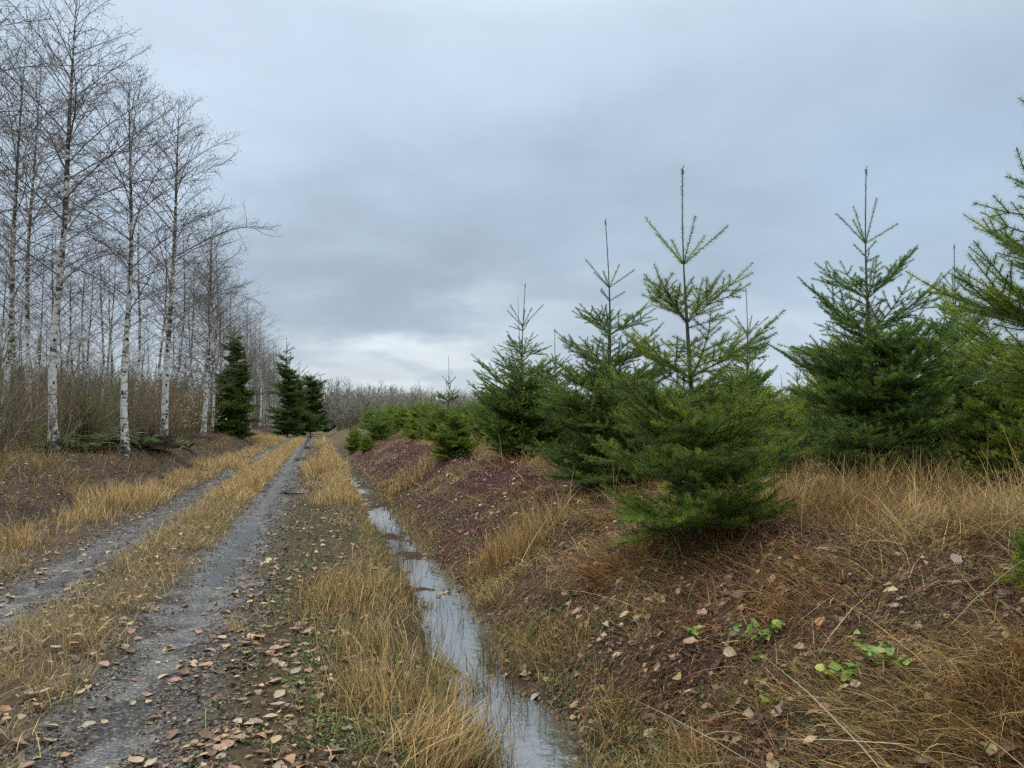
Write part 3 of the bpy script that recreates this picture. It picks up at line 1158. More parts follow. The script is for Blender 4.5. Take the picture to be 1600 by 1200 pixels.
ns_ = tilted(slope_normal(LX[solo], LY[solo]), .16)
for i, k in enumerate(solo):
    kn, me = leaf_meshes[int(rng.choice(len(leaf_meshes), p=np.repeat([.26, .30, .16, .12, .12, .04], 3) / 3))]
    o = bpy.data.objects.new('fallen_leaf', me)
    col.objects.link(o)
    t, b = frame_from(ns_[i:i + 1], np.array([rng.random() * 6.28]))
    s = float(ls[k])
    Mx = Matrix(((t[0][0], b[0][0], ns_[i][0], 0), (t[0][1], b[0][1], ns_[i][1], 0), (t[0][2], b[0][2], ns_[i][2], 0), (0, 0, 0, 1)))
    o.matrix_world = Matrix.Translation((LX[k], LY[k], zs[i])) @ Mx @ Matrix.Scale(s, 4)
    uu = lu[k]
    where = 'lying on the wet gravel track' if -1.38 < uu < -.62 else 'lying on the grassy strip or the track beyond it' if uu < -1.38 else 'lying in the weeds between track and ditch' if uu < .85 else 'lying at the water of the ditch' if uu < 1.6 else 'lying on the bank below the firs'
    tag(o, kn + ' fallen leaf ' + where, 'leaf', 'fallen leaves around the track')


# ------------------------------------------------------------------ grass tufts that stand out
def tuft(px, py, r, n, ln, pal, label, lean=(.1, .5), curve=(.3, 1.0), az=None, w_=.0054, flat=1.0, jit=.15, heads=True):
    p = hit(px, py)
    sc_ = max(1.0, p[1] / 7) ** .7
    o = empty('grass_tuft', p)
    a = Acc()
    n = int(n * .6)
    k = max(1, int(r * 22))                       # a tuft is several clumps of unequal size
    kr, kt = .8 * r * np.sqrt(rng.random(k)), rng.random(k) * 6.28
    kw, kl, ka = .4 + rng.random(k), .55 + .6 * rng.random(k), rng.random(k) * 6.28
    i = rng.choice(k, n, p=kw / kw.sum())
    n = max(n, 40 * k)
    i = rng.choice(k, n, p=kw / kw.sum())
    th = np.zeros(n)
    spd = max(.10 * (r / .4) ** .5, .32 * r) * (1.0 if flat < 1.4 and r < .6 else 1.5)
    x = p[0] + (kr * np.cos(kt))[i] + spd * rng.normal(size=n)
    y = p[1] + ((kr * np.sin(kt))[i] + spd * rng.normal(size=n)) * flat
    azs = ka[i] + rng.normal(size=n) * 1.1 if az is None else az + .4 * (ka[i] - 3.1) / 3 + rng.normal(size=n) * .6
    if flat >= 2 or r > .5:
        n = n * 2
        i = rng.choice(k, n)
        rr_, th_ = r * rng.random(n) ** .5, rng.random(n) * 6.28
        x, y = p[0] + rr_ * np.cos(th_), p[1] + rr_ * np.sin(th_) * flat
        azs = rng.random(n) * 6.28
    L_ = ln * kl[i] * (.35 + .85 * rng.random(n))
    blades(a, x, y, azs, lean[0] + (lean[1] - lean[0]) * rng.random(n) ** 1.3, curve[0] + (curve[1] - curve[0]) * rng.random(n) ** 1.2, L_, w_ * sc_ * (.5 + 1.0 * rng.random(n)), pick(pal, n, .34), S=6, sway=.6)
    for arr in a.v:
        arr -= p.astype(np.float32)
    a.obj('blades', M_GRASS, o)
    tag(o, label, 'grass tuft', 'dry grass tufts')
    return o


tuft(562, 935, .42, 1500, .36, TAN + STRAW, 'bushy tan grass tuft at the ditch edge where the water narrows', flat=1.9)
tuft(610, 1110, .30, 900, .34, TAN + STRAW, 'loose straw tuft leaning over the nearest stretch of ditch water', flat=1.5)
tuft(690, 1190, .25, 700, .40, TAN + STRAW, 'pale straw tuft bent flat towards the water at the bottom of the photo', lean=(.4, .9), az=.4)
tuft(590, 1020, .26, 550, .34, TAN + OLIVE, 'upright thin tan tuft beside the wide pool of the ditch', flat=1.5)
tuft(840, 850, .45, 1500, .55, STRAW + TAN, 'tall straw tuft on the bank just above the pool', lean=(.1, .6))
tuft(775, 880, .30, 700, .42, STRAW + TAN, 'smaller straw tuft on the slope left of the tall straw tuft', lean=(.1, .6))
tuft(975, 890, .36, 1500, .42, RUST, 'rust brown tuft drooping down the bank left of the nearest fir', lean=(.5, 1.0), curve=(.6, 1.2), az=3.6)
tuft(1035, 862, .40, 700, .34, STRAW + RUST, 'brown dead grass wrapped round the foot of the nearest fir on its left', lean=(.2, .9), curve=(.4, 1.2))
tuft(1125, 858, .40, 700, .34, STRAW + RUST, 'brown dead grass wrapped round the foot of the nearest fir on its right', lean=(.2, .9), curve=(.4, 1.2))
tuft(1230, 930, .34, 900, .32, RUST + STRAW, 'brown matted tuft on the bank right of the nearest fir', lean=(.5, 1.1), curve=(.6, 1.2), az=3.9)
tuft(1560, 1120, .42, 2400, .52, STRAW + TAN + RUST, 'big drooping brown tuft in the bottom right corner', lean=(.3, .9), curve=(.9, 1.6), az=3.7, w_=.0038)
tuft(1390, 800, .55, 1100, .52, STRAW, 'pale seedy grass standing below the dark wide fir', lean=(.0, .4), curve=(.2, 1.3))
tuft(1240, 800, .50, 900, .50, STRAW, 'standing dead grass between the nearest fir and the dark wide fir', lean=(.0, .45), curve=(.2, 1.3))
tuft(1130, 790, .40, 600, .42, STRAW, 'dead grass behind the foot of the nearest fir', lean=(.0, .5), curve=(.2, 1.3))
tuft(1500, 830, .55, 1100, .42, STRAW, 'flattened pale stalks on the ground near the right edge', lean=(.7, 1.3), curve=(.2, .6))
tuft(190, 790, .55, 1300, .50, GOLD, 'golden tuft on the verge of the left track', lean=(.1, .5), flat=2.2)
tuft(130, 812, .35, 600, .42, GOLD, 'smaller golden tuft left of the big golden verge tuft', lean=(.1, .5), flat=1.6)
tuft(5, 855, .30, 500, .45, GOLD, 'golden tuft cut by the left edge of the photo', lean=(.1, .5))
tuft(345, 730, .8, 900, .42, GOLD, 'low golden grass clump where the left verge meets the bank', flat=2.4)
tuft(415, 690, 1.1, 1100, .65, GOLD, 'golden clump on the left verge far along the track', flat=2.6)
tuft(512, 735, .5, 1500, .62, GOLD, 'tall golden clump between the track and the ditch far ahead', flat=5)
tuft(525, 780, .4, 900, .40, TAN + GOLD, 'tan clump between track and ditch in the middle distance', flat=4)
tuft(375, 985, .05, 60, .26, GOLD, 'tiny pale grass sprig growing at the edge of the right track', lean=(.0, .4), curve=(.4, 1.6))
tuft(900, 1010, .06, 70, .34, STRAW, 'single wispy stalk clump on the bank beside the wide pool', lean=(.0, .25), curve=(.2, 1.4))
tuft(645, 745, .6, 600, .35, STRAW + TAN, 'straw patch on the red bank far along the ditch', flat=2)
tuft(700, 690, .5, 400, .4, STRAW + OLIVE, 'olive straw clump on the bank crest beside the round fir bush', flat=1.5)


# ------------------------------------------------------------------ young firs
def fir_arrays(seed, H, R_, leader=.22, gap=.13, dens=330, nl=.026, nw=.0022, tint=(1, 1, 1), leaders=1, maxage=6, low=.03, nb=(5, 7), bend=0.0, up=1.0, inter=4, spray=.4, wild=0.0):
    """a Douglas fir sapling: bare leader, whorls of branches, flat sprays of needled shoots"""
    r = np.random.default_rng(seed)
    T, C_ = Acc(), Acc()
    # trunk
    zt = np.linspace(0, 1, 12)
    ph = r.random() * 6
    axis = np.stack([.012 * H * np.sin(zt * 5 + ph) + bend * zt ** 2, .012 * H * np.cos(zt * 4 + ph), zt * H], -1)
    axis -= axis[0]
    rad = np.interp(zt, [0, .5, 1 - leader, 1], [.0090 * H, .0058 * H, .0019 * H, .0009 * H])
    tubes(T, axis[None], rad[None], (.09, .075, .06), 8)
    for _ in range(leaders - 1):
        z0 = 1 - leader * (1.35 + .5 * r.random())
        i0 = int(z0 * 11)
        az = r.random() * 6.28
        top = np.array([.05 * H * math.cos(az), .05 * H * math.sin(az), (1 - z0) * H * (.7 + .2 * r.random())])
        s = np.linspace(0, 1, 5)[:, None]
        pl = axis[i0] + top * np.concatenate([s ** .5, s ** .5, s], 1)
        tubes(T, pl[None], np.linspace(.004, .0013, 5)[None] * H / 1.6, (.09, .075, .06), 5)
    at = lambda z: np.array([np.interp(z / H, zt, axis[:, k]) for k in range(3)])
    segs = []                                     # p0, p1, age, needle factor, hue

    def shoot(p, d, ln, age, order, plane, hue):
        """axis of `age` yearly segments with side shoots in the spray plane"""
        st = ln / age
        for k in range(age):
            q_ = p + d * st
            nf = 1.0 if age - k <= 4 else .5
            segs.append((p, q_, age - k, nf, hue, k == age - 1))
            rem = age - 1 - k
            if order < 3 and rem >= 1:
                side = np.cross(plane, d)
                side /= max(np.linalg.norm(side), 1e-6)
                for sg in (-1, 1):
                    for e in range((2 if order == 1 else 1) + (r.random() < spray)):
                        if r.random() < .92:
                            dd = d * (.62 + .25 * r.random()) + side * sg * (.62 + .25 * r.random()) + plane * (.16 * r.normal() + .05)
                            dd /= np.linalg.norm(dd)
                            pp = q_ if e == 0 else p + d * st * (.35 + .4 * r.random())
                            shoot(pp, dd, st * rem * (.74 if e == 0 else .56) * (.75 + .5 * r.random()), rem if e == 0 else max(1, rem - 1), order + 1, plane, hue * (.9 + .2 * r.random()))
            elif order < 3 and age == 1 and order > 1 and r.random() < .0:
                pass
            p = q_
            d = d + np.array([0, 0, .10 * up]) + .07 * r.normal(size=3)
            d /= np.linalg.norm(d)

    # leader and twin leaders carry short sparse needles
    z = H * (1 - leader)
    segs_l = [(at(z + (H - z) * a), at(z + (H - z) * b), 1, .7, 1.0, False) for a, b in ((0, .33), (.33, .66), (.66, .97))]
    g = leader * H * .8
    k = 1
    whorls = []
    while z > low * H and k < 34:
        whorls.append((z, k))
        g = max(g * .80, gap * H * .62)
        z -= g * (.85 + .3 * r.random())
        k += 1
    for z, k in whorls:
        age = min(k if k < 2 else k + 1, maxage)
        t = 1 - z / H
        Lk = R_ * H * np.interp(t, [0, leader, .4, .65, .85, 1.0], [.2, .42, .60, .94, 1.06, .9])
        el = np.interp(t, [leader, .45, .7, 1], [R(44), R(33), R(16), R(2)]) * up
        m = int(r.integers(nb[0], nb[1] + 1))
        a0 = r.random() * 6.28
        for j in range(m):
            az = a0 + j * 6.28 / m + .25 * r.normal()
            e = el + R(7) * r.normal()
            d = np.array([math.cos(az) * math.cos(e), math.sin(az) * math.cos(e), math.sin(e)])
            pl = np.array([-math.cos(az) * math.sin(e), -math.sin(az) * math.sin(e), math.cos(e)])
            if r.random() < wild * .35:
                continue
            shoot(at(z), d, Lk * (.72 + .45 * r.random()) * (1 + wild * (1.5 * r.random() - .7)), age, 1, pl, (.85 + .3 * r.random()))
        for j in range(inter + (5 if k > 2 else 0)):
            zz = z - g * (.15 + .75 * r.random())
            if zz < low * H:
                continue
            az = r.random() * 6.28
            e = el * .9 + R(10) * r.normal()
            d = np.array([math.cos(az) * math.cos(e), math.sin(az) * math.cos(e), math.sin(e)])
            pl = np.array([-math.cos(az) * math.sin(e), -math.sin(az) * math.sin(e), math.cos(e)])
            shoot(at(zz), d, Lk * (.28 + .3 * r.random()), max(1, min(age - 1, 4)), 2 if k < 3 else 1, pl, (.8 + .3 * r.random()))
    allsegs = segs + segs_l
    p0 = np.array([s[0] for s in allsegs])
    p1 = np.array([s[1] for s in allsegs])
    age = np.array([s[2] for s in allsegs], float)
    nf = np.array([s[3] for s in allsegs])
    hue = np.array([s[4] for s in allsegs])
    tip = np.array([s[5] for s in allsegs])
    ax = p1 - p0
    ln = np.linalg.norm(ax, axis=1)
    ax = ax / ln[:, None]
    rr = (.0016 + .0011 * age) * (H / 3)
    tubes(C_, np.stack([p0, p1 + ax * .004], 1), np.stack([rr, np.maximum(rr * .7, .0013)], 1), np.where(age[:, None] > 2, np.array([[.075, .055, .04]]), np.array([[.11, .095, .045]])), 3)
    # buds
    bt = np.where(tip)[0]
    tubes(C_, np.stack([p1[bt], p1[bt] + ax[bt] * .014], 1), np.array([.0036, .0014]) * (nw / .0022) ** .5, (.075, .04, .028), 4)
    k_ = 7                                        # resting buds round the leader tip
    bz = at(H) - np.array([0, 0, .02 * H]) * np.sqrt(np.linspace(0, 1, k_))[:, None]
    ba = np.arange(k_) * 2.4
    bd = np.stack([np.cos(ba) * .5, np.sin(ba) * .5, np.full(k_, .85)], -1)
    tubes(C_, np.stack([bz, bz + bd * .012 * H / 3, bz + bd * .030 * H / 3], 1), np.array([.0022, .0034, .0014]) * H / 3, (.075, .04, .028), 4)
    # needles
    cnt = np.maximum(3, (ln * dens * nf * 2.5)).astype(int)
    sid = np.repeat(np.arange(len(cnt)), cnt)
    n = len(sid)
    s = r.random(n)
    base = p0[sid] + (p1 - p0)[sid] * s[:, None]
    a = ax[sid]
    rnd = r.normal(size=(n, 3))
    per = norm(rnd - a * (rnd * a).sum(1, keepdims=True))
    th = R(38) + R(34) * r.random(n)
    d = a * np.cos(th)[:, None] + per * np.sin(th)[:, None]
    leadm = np.where(nf[sid] == .7, .8, 1.0)
    lens = 1.18 * nl * (.7 + .5 * r.random(n)) * leadm
    wn = 1.35 * nw * (.8 + .4 * r.random(n))
    pal = np.array([[.150, .235, .034], [.108, .195, .042], [.195, .265, .034], [.075, .135, .032]])
    shc = pal[r.integers(0, 4, len(cnt))] * hue[:, None] * (1 + .14 * r.normal(size=(len(cnt), 1)))
    new = (age <= 1)[:, None]
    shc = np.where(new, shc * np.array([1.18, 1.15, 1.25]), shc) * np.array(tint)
    c = np.clip(shc[sid] * (1 + .15 * r.normal(size=(n, 1))), .006, .5)
    needles(C_, base, d, lens, wn, c)
    return T, C_


def fir(name, pos, arrs, label, group, rz=0.0, s=1.0, cat='fir tree'):
    o = empty(name, pos, rz, s)
    if isinstance(arrs[0], Acc):
        arrs[0].obj('trunk', M_FBARK, o, True)
        arrs[1].obj('crown', M_NEEDLE, o)
    else:
        for nm, me in zip(('trunk', 'crown'), arrs):
            c = bpy.data.objects.new(nm, me)
            col.objects.link(c)
            c.parent = o
    tag(o, label, cat, group)
    return o


def fir_at(px, base_py, top_py, seed, label, group='young firs along the ditch bank', depth=None, **kw):
    p = hit(px, base_py) if depth is None else stand(px, depth)
    p[2] -= .03
    H = top_z(top_py, p[1], px) - p[2]
    rz = kw.pop('rz', 0)
    return fir('young_fir', p, fir_arrays(seed, H, **kw), label, group, rz)


fir_at(1080, 850, 265, 3, 'open young fir nearest the camera on the ditch bank, with tall needled leader', R_=.345, leader=.26, dens=300, tint=(1.05, 1.0, .85), nl=.031, inter=2, nb=(4, 6), maxage=6, gap=.15, spray=.25)
fir_at(945, 765, 345, 5, 'dark full fir on the bank left of the nearest fir, its leader tip branched', R_=.31, leader=.25, dens=340, tint=(.82, .88, .9), inter=4)
fir_at(822, 722, 443, 8, 'twin leader fir left of the dark full fir on the bank', R_=.38, leader=.24, dens=330, nw=.003, leaders=2, tint=(.95, 1.0, .95))
fir_at(1372, 770, 262, 12, 'dark wide fir with the longest bare leader, right of the nearest fir', R_=.33, leader=.235, dens=340, tint=(.8, .90, .85), gap=.14)
fir_at(708, 718, 640, 14, 'small rounded bright green fir bush low on the bank crest', R_=.62, leader=.14, gap=.2, dens=300, nw=.0035, nl=.03, maxage=5, tint=(1.25, 1.15, .8))
fir_at(698, 668, 556, 15, 'far triple leader fir behind the rounded fir bush', depth=25, R_=.30, leader=.30, dens=260, nw=.0042, leaders=3)
fir_at(1760, 900, -60, 21, 'close fir reaching its branches in from the right edge', depth=3.5, R_=.33, leader=.2, dens=360, nl=.028, nw=.0016, tint=(1.2, 1.15, .8), rz=.4, low=.24, nb=(4, 6), inter=1)
fir_at(1165, 700, 452, 23, 'twin topped pale fir standing behind the nearest fir', 'firs of the plantation', depth=11.5, R_=.30, leader=.24, leaders=2, nw=.003, dens=300, tint=(1.0, 1.05, 1.0))
fir_at(1503, 700, 383, 25, 'tall pale fir behind the dark wide fir on its right', 'firs of the plantation', depth=12, R_=.30, leader=.22, leaders=2, nw=.003, dens=300, tint=(1.05, 1.08, .95))
fir_at(1590, 760, 520, 27, 'yellow green fir behind the reaching branches at the right edge', 'firs of the plantation', depth=7.2, R_=.45, leader=.2, nw=.0026, dens=330, tint=(1.3, 1.15, .8))
fir_at(870, 700, 515, 29, 'thin topped fir seen between the twin leader fir and the dark full fir', 'firs of the plantation', depth=17, R_=.28, leader=.28, nw=.0038, dens=260)
fir_at(1010, 720, 560, 33, 'bushy fir filling the gap between the dark full fir and the nearest fir', 'firs of the plantation', depth=12.5, R_=.45, leader=.2, nw=.003, dens=280, tint=(.95, 1, .9))
fir_at(1245, 700, 555, 31, 'spindly fir with a star shaped top between the nearest fir and the dark wide fir', 'firs of the plantation', depth=16, R_=.30, leader=.25, nw=.0036, dens=240, tint=(1.1, 1.05, .95))
fir_at(1640, 920, 800, 37, 'low fir seedling poking in at the right edge above the big drooping tuft', 'firs of the plantation', depth=3.9, R_=.62, leader=.15, dens=300, nl=.028, nw=.0018, maxage=4, tint=(1.35, 1.2, .8))

for px_, dep_, top_, sd_, lab_, kw_ in ((1222, 10.2, 598, 41, 'low bushy fir just right of the nearest fir', dict(R_=.44, tint=(1.2, 1.12, .9))),
                                   (1292, 13, 588, 42, 'pale fir filling the gap left of the dark wide fir', dict(R_=.40, tint=(1.25, 1.15, 1.0))),
                                   (1452, 9.8, 548, 43, 'light green fir whose top shows just right of the dark wide fir', dict(R_=.38, tint=(1.2, 1.12, .9))),
                                   (1180, 14, 545, 44, 'thin pale fir behind the right shoulder of the nearest fir', dict(R_=.34, tint=(1.2, 1.15, 1.0)))):
    fir_at(px_, 720, top_, sd_, lab_, 'firs of the plantation', depth=dep_, leader=.22, nw=.0034, dens=230, spray=.2, **kw_)

TPL = []
for i, (Rr, le, ld, ti) in enumerate(((.34, .22, 1, (1.2, 1.2, 1.1)), (.40, .26, 2, (1.35, 1.25, 1.0)), (.32, .24, 1, (1.05, 1.12, 1.1)), (.48, .20, 1, (1.45, 1.3, .9)), (.38, .28, 1, (1.2, 1.2, 1.2)))):
    t, c = fir_arrays(100 + i, 3.0, Rr, leader=le, leaders=ld, dens=140, nw=.0062, nl=.036, maxage=5, tint=ti, spray=.15)
    TPL.append((t.mesh('trunk', M_FBARK, True), c.mesh('crown', M_NEEDLE)))
for px, dep, h, t, lab in ((590, 38, 2.5, 4, 'fir with one thin leader near the far end of the bank'), (553, 42, 1.7, 3, 'low dark fir at the far end of the bank, nearest the track'),
                           (612, 44, 2.4, 1, 'far fir just right of the thin leader fir'), (655, 31, 2.0, 3, 'yellowish bushy fir left of the triple leader fir'),
                           (572, 36, 1.0, 3, 'tiny bright fir in front of the far dark fir'), (735, 30, 1.9, 0, 'far small fir right of the triple leader fir'),
                           (775, 24, 2.4, 2, 'fir just left of the twin leader fir, farther back'), (640, 50, 2.6, 2, 'distant fir before the grey wood left of the yellowish bush')):
    p = stand(px, dep)
    p[2] -= .05
    fir('young_fir', p, TPL[t], lab, 'far firs along the bank', rz=px * .37, s=h / 3.0)
# the crowded plantation behind
pts = [uv(*stand(q[0], q[1])[:2]) for q in ((1165, 11.5), (1503, 12), (1590, 7.2), (870, 17), (1010, 12.5), (1245, 16), (1372, 9), (945, 10), (822, 14.5), (1080, 6.5))]
cnt = 0
tries = 0
prng = np.random.default_rng(5)
while cnt < 165 and tries < 6000:
    tries += 1
    uu, vv = 4.2 + 40 * prng.random() ** 1.3, 8.5 + 62 * prng.random() ** 1.25
    X_, Y_ = xy(uu, vv)
    if Y_ < 8 or abs(X_) > Y_ * .70 + .6:
        continue
    sp_ = 1.3 if Y_ < 20 else 1.9
    if any((uu - a) ** 2 + (vv - b) ** 2 < sp_ ** 2 for a, b in pts):
        continue
    pts.append((uu, vv))
    zz = float(height(X_, Y_)) - .04
    h = 1.5 + 1.1 * prng.random()
    if Y_ < 11:
        h *= .85
    far_f = Y_ > 30
    fir('young_fir', (X_, Y_, zz), TPL[int(prng.integers(5))],
        'distant sapling fir low against the grey treeline' if far_f else 'young fir in the crowded plantation behind the front row of firs',
        'distant plantation firs' if far_f else 'crowded plantation firs', rz=prng.random() * 6.28, s=h / 3.0)
    cnt += 1


# ------------------------------------------------------------------ bare alders
def alder_arrays(seed, H, path=None, r0=.10, nprim=48, nsec=14, nter=5, bare=.26, tw=1.0, spread=1.15, third=True):
    r = np.random.default_rng(seed)
    T, C_ = Acc(), Acc()
    zt = np.linspace(0, 1, 18)
    ph = r.random(4) * 6.28
    off = np.stack([.008 * H * np.sin(zt * 7 + ph[0]) + .010 * H * np.sin(zt * 3.1 + ph[1]), .008 * H * np.sin(zt * 6 + ph[2]) + .01 * H * np.sin(zt * 2.7 + ph[3])], -1)
    off -= off[0]
    if path is not None:                          # measured sway of this trunk: (height fraction, sideways metres)
        off[:, 0] = np.interp(zt, [a for a, _ in path], [b for _, b in path])
    axis = np.concatenate([off, (zt * H)[:, None]], 1)
    rad = r0 * np.interp(zt, [0, .025, .08, .5, .8, 1], [1.55, 1.12, 1.0, .62, .28, .05])
    tubes(T, axis[None], rad[None], (.4, .4, .4), 10)
    at = lambda z: np.array([np.interp(z, zt, axis[:, k]) for k in range(3)])
    wood = np.array([.15, .132, .118])
    PR, PRr, SE, SEr, TE, TEr, CO = [], [], [], [], [], [], []
    S1, S2, S3 = 9, 6, 4
    az = r.random() * 6.28
    for i in range(nprim):
        z = bare + (.975 - bare) * ((i + r.random()) / nprim) ** .9
        az += 2.4 + .5 * r.normal()
        ln = H * spread * np.interp(z, [bare, bare + .12, .6, .85, 1], [.10, .22, .25, .13, .035]) * (.55 + .65 * r.random())
        e0 = R(np.interp(z, [bare, .6, 1], [36, 48, 62])) + R(8) * r.normal()
        e1 = e0 - R(np.interp(z, [bare, .7, 1], [46, 36, 6])) * (.2 + 1.0 * r.random())
        p = at(z)
        pts_ = [p]
        a = az
        for s in range(1, S1):
            f = s / (S1 - 1)
            e = e0 + (e1 - e0) * f ** 1.3
            a += .10 * r.normal()
            p = p + ln / (S1 - 1) * np.array([math.cos(a) * math.cos(e), math.sin(a) * math.cos(e), math.sin(e)])
            pts_.append(p)
        pts_ = np.array(pts_)
        br = (.005 + .0120 * (ln / 3) * r0 / .1) * tw
        PR.append(pts_)
        PRr.append(br * np.linspace(1, .26, S1))
        ns2 = max(3, int(nsec * min(1.3, ln / (.2 * H))))
        for j in range(ns2):
            f = .18 + .80 * (j + r.random()) / ns2
            k = f * (S1 - 1)
            k0 = min(int(k), S1 - 2)
            p2 = pts_[k0] + (pts_[k0 + 1] - pts_[k0]) * (k - k0)
            d = pts_[k0 + 1] - pts_[k0]
            d /= np.linalg.norm(d)
            sd = np.array([-d[1], d[0], 0.])
            sd /= max(np.linalg.norm(sd), 1e-6)
            sg = 1 if j % 2 else -1
            dd = d * .75 + sd * sg * (.5 + .35 * r.random()) + np.array([0, 0, .30 * r.normal() + .10])
            dd /= np.linalg.norm(dd)
            l2 = ln * (.42 * (1 - f) + .10) * (.6 + .7 * r.random()) + .10
            q2 = [p2]
            for s in range(1, S2):
                dd = dd + .16 * r.normal(size=3) + np.array([0, 0, .03])
                dd /= np.linalg.norm(dd)
                q2.append(q2[-1] + dd * l2 / (S2 - 1))
            q2 = np.array(q2)
            SE.append(q2)
            SEr.append(max(.0042 * tw, br * .42) * np.linspace(1, .5, S2))
            if not third:
                continue
            n3 = max(2, int(nter * min(1.6, l2 / .5)))
            for h in range(n3):
                f3 = .2 + .8 * (h + r.random()) / n3
                k = f3 * (S2 - 1)
                k0 = min(int(k), S2 - 2)
                p3 = q2[k0] + (q2[k0 + 1] - q2[k0]) * (k - k0)
                d3 = norm(q2[k0 + 1] - q2[k0]) * .7 + .75 * norm(r.normal(size=3)) + np.array([0, 0, .12])
                d3 /= np.linalg.norm(d3)
                l3 = .10 + .22 * r.random()
                q3 = [p3]
                for s in range(1, S3):
                    d3 = d3 + .3 * r.normal(size=3)
                    d3 /= np.linalg.norm(d3)
                    q3.append(q3[-1] + d3 * l3 / (S3 - 1))
                TE.append(np.array(q3))
                TEr.append(.0032 * tw * np.linspace(1, .7, S3))
                if r.random() < .45:
                    CO.append(q3[-1] + .02 * r.normal(size=3))
    tubes(C_, np.array(PR), np.array(PRr), wood, 5)
    tubes(C_, np.array(SE), np.array(SEr), wood * .95, 3)
    if TE:
        tubes(C_, np.array(TE), np.array(TEr), wood * np.array([1.0, .92, .9]), 3)
        co = np.array(CO)
        tubes(C_, np.stack([co, co - np.array([0, 0, .016]), co - np.array([0, 0, .034])], 1), np.array([.004, .011, .003]) * tw, (.05, .04, .033), 4)
    return T, C_


def alder(pos, arrs, label, group, rz=0.0, s=1.0):
    o = empty('bare_alder', pos, rz, s)
    if isinstance(arrs[0], Acc):
        arrs[0].obj('trunk', M_BARK, o, True)
        arrs[1].obj('crown', M_TWIG, o)
    else:
        for nm, me in zip(('trunk', 'crown'), arrs):
            c = bpy.data.objects.new(nm, me)
            col.objects.link(c)
            c.parent = o
    tag(o, label, 'alder tree', group)
    return o


def alder_px(pxs, top_py, depth, seed, label, group, r0=.10, **kw):
    """pxs: trunk pixel columns [(py, px), ...] from the foot up"""
    p = stand(pxs[0][1], depth)
    p[2] -= .05
    H = top_z(top_py, depth) - p[2]
    path = [(0, 0)]
    for py, px in pxs[1:]:
        zz = top_z(py, depth)
        path.append(((zz - p[2]) / H, (px - pxs[0][1]) / F * depth))
    return alder(p, alder_arrays(seed, H, path, r0, **kw), label, group)


G1 = 'white trunked alders at the edge of the left wood'
alder_px([(705, 86), (640, 79), (540, 76), (450, 84), (330, 93), (0, 97), (-60, 97)], -45, 21.5, 1, 'tall white trunked alder bending at its foot, reaching past the top of the photo', G1, r0=.115, nprim=54)
alder_px([(705, 198), (640, 191), (560, 188), (380, 193), (130, 190)], 105, 22.5, 2, 'white trunked alder with a scarred leaning foot in the middle of the three front alders', G1, r0=.10, nprim=46)
alder_px([(693, 257), (560, 257), (380, 264), (160, 268)], 148, 26.5, 3, 'straight white trunked alder nearest the track, its branches arching out over the bank', G1, r0=.115, nprim=52, spread=1.2)
alder_px([(690, 2), (380, 8), (100, 24), (0, 26)], 60, 23, 4, 'alder trunk cut by the left edge of the photo', G1, r0=.09)
alder_px([(690, 47), (600, 46), (400, 45), (100, 53)], 90, 29, 6, 'mossy dark alder between the left edge and the tall bending alder', G1, r0=.10)
alder_px([(672, 318), (560, 323), (400, 326), (300, 330)], 335, 42, 7, 'leaning white alder beside the ivy dark evergreen, with low drooping branches', G1, r0=.13, bare=.16, spread=1.15)
p = stand(-150, 17)
alder(p, alder_arrays(77, 12.5, None, .11, spread=1.25, bare=.2), 'alder just beyond the left edge whose long branches cross the top corner', G1, rz=.6)

ALD = []
for i in range(5):
    t, c = alder_arrays(200 + i, 12.0, None, .085, nprim=32, nsec=8, nter=3, bare=.28, tw=1.05)
    ALD.append((t.mesh('trunk', M_BARK, True), c.mesh('crown', M_TWIG)))
ap = [(72, 33, 9.7, 'thin dark alder hidden just behind the tall bending alder'), (155, 36, 10.5, 'slim alder midway between the bending alder and the scarred alder'),
      (206, 33, 10.5, 'alder close behind the scarred alder'), (112, 44, 11, 'thin far alder right of the tall bending alder'), (245, 40, 11.5, 'thin alder just left of the straight alder'),
      (168, 47, 12, 'far slender alder left of the scarred alder'), (280, 44, 12, 'thin alder right of the straight alder'), (296, 50, 12.5, 'far alder left of the leaning white alder'),
      (340, 56, 11.5, 'slender alder behind the leaning white alder'), (130, 52, 13, 'far pale alder deep between the front trunks'), (20, 38, 12, 'slender alder near the left edge, deep in the wood')]
for i, (px, dep, h, lab) in enumerate(ap):
    p = stand(px, dep)
    p[2] -= .05
    alder(p, ALD[i % 5], lab, 'slender alders inside the left wood', rz=i * 1.7, s=h / 12)
arng = np.random.default_rng(9)
for i in range(38):                               # along the track, far
    vv = 48 + 80 * (i + arng.random()) / 38
    uu = -5.6 - 2.6 * arng.random()
    X_, Y_ = xy(uu, vv)
    alder((X_, Y_, float(height(X_, Y_)) - .05), ALD[int(arng.integers(5))], 'small looking bare alder in the far row along the track', 'far alder row along the track', rz=arng.random() * 6, s=.80 + .28 * arng.random())
for i in range(72):                               # deep in the wood
    vv = 24 + 70 * arng.random()
    uu = -9.5 - 26 * arng.random()
    X_, Y_ = xy(uu, vv)
    if abs(X_) > Y_ * .72 + 1:
        continue
    alder((X_, Y_, float(height(X_, Y_)) - .05), ALD[int(arng.integers(5))], 'bare slender alder among many deep in the left wood', 'alders deep in the left wood', rz=arng.random() * 6, s=.6 + .3 * arng.random())


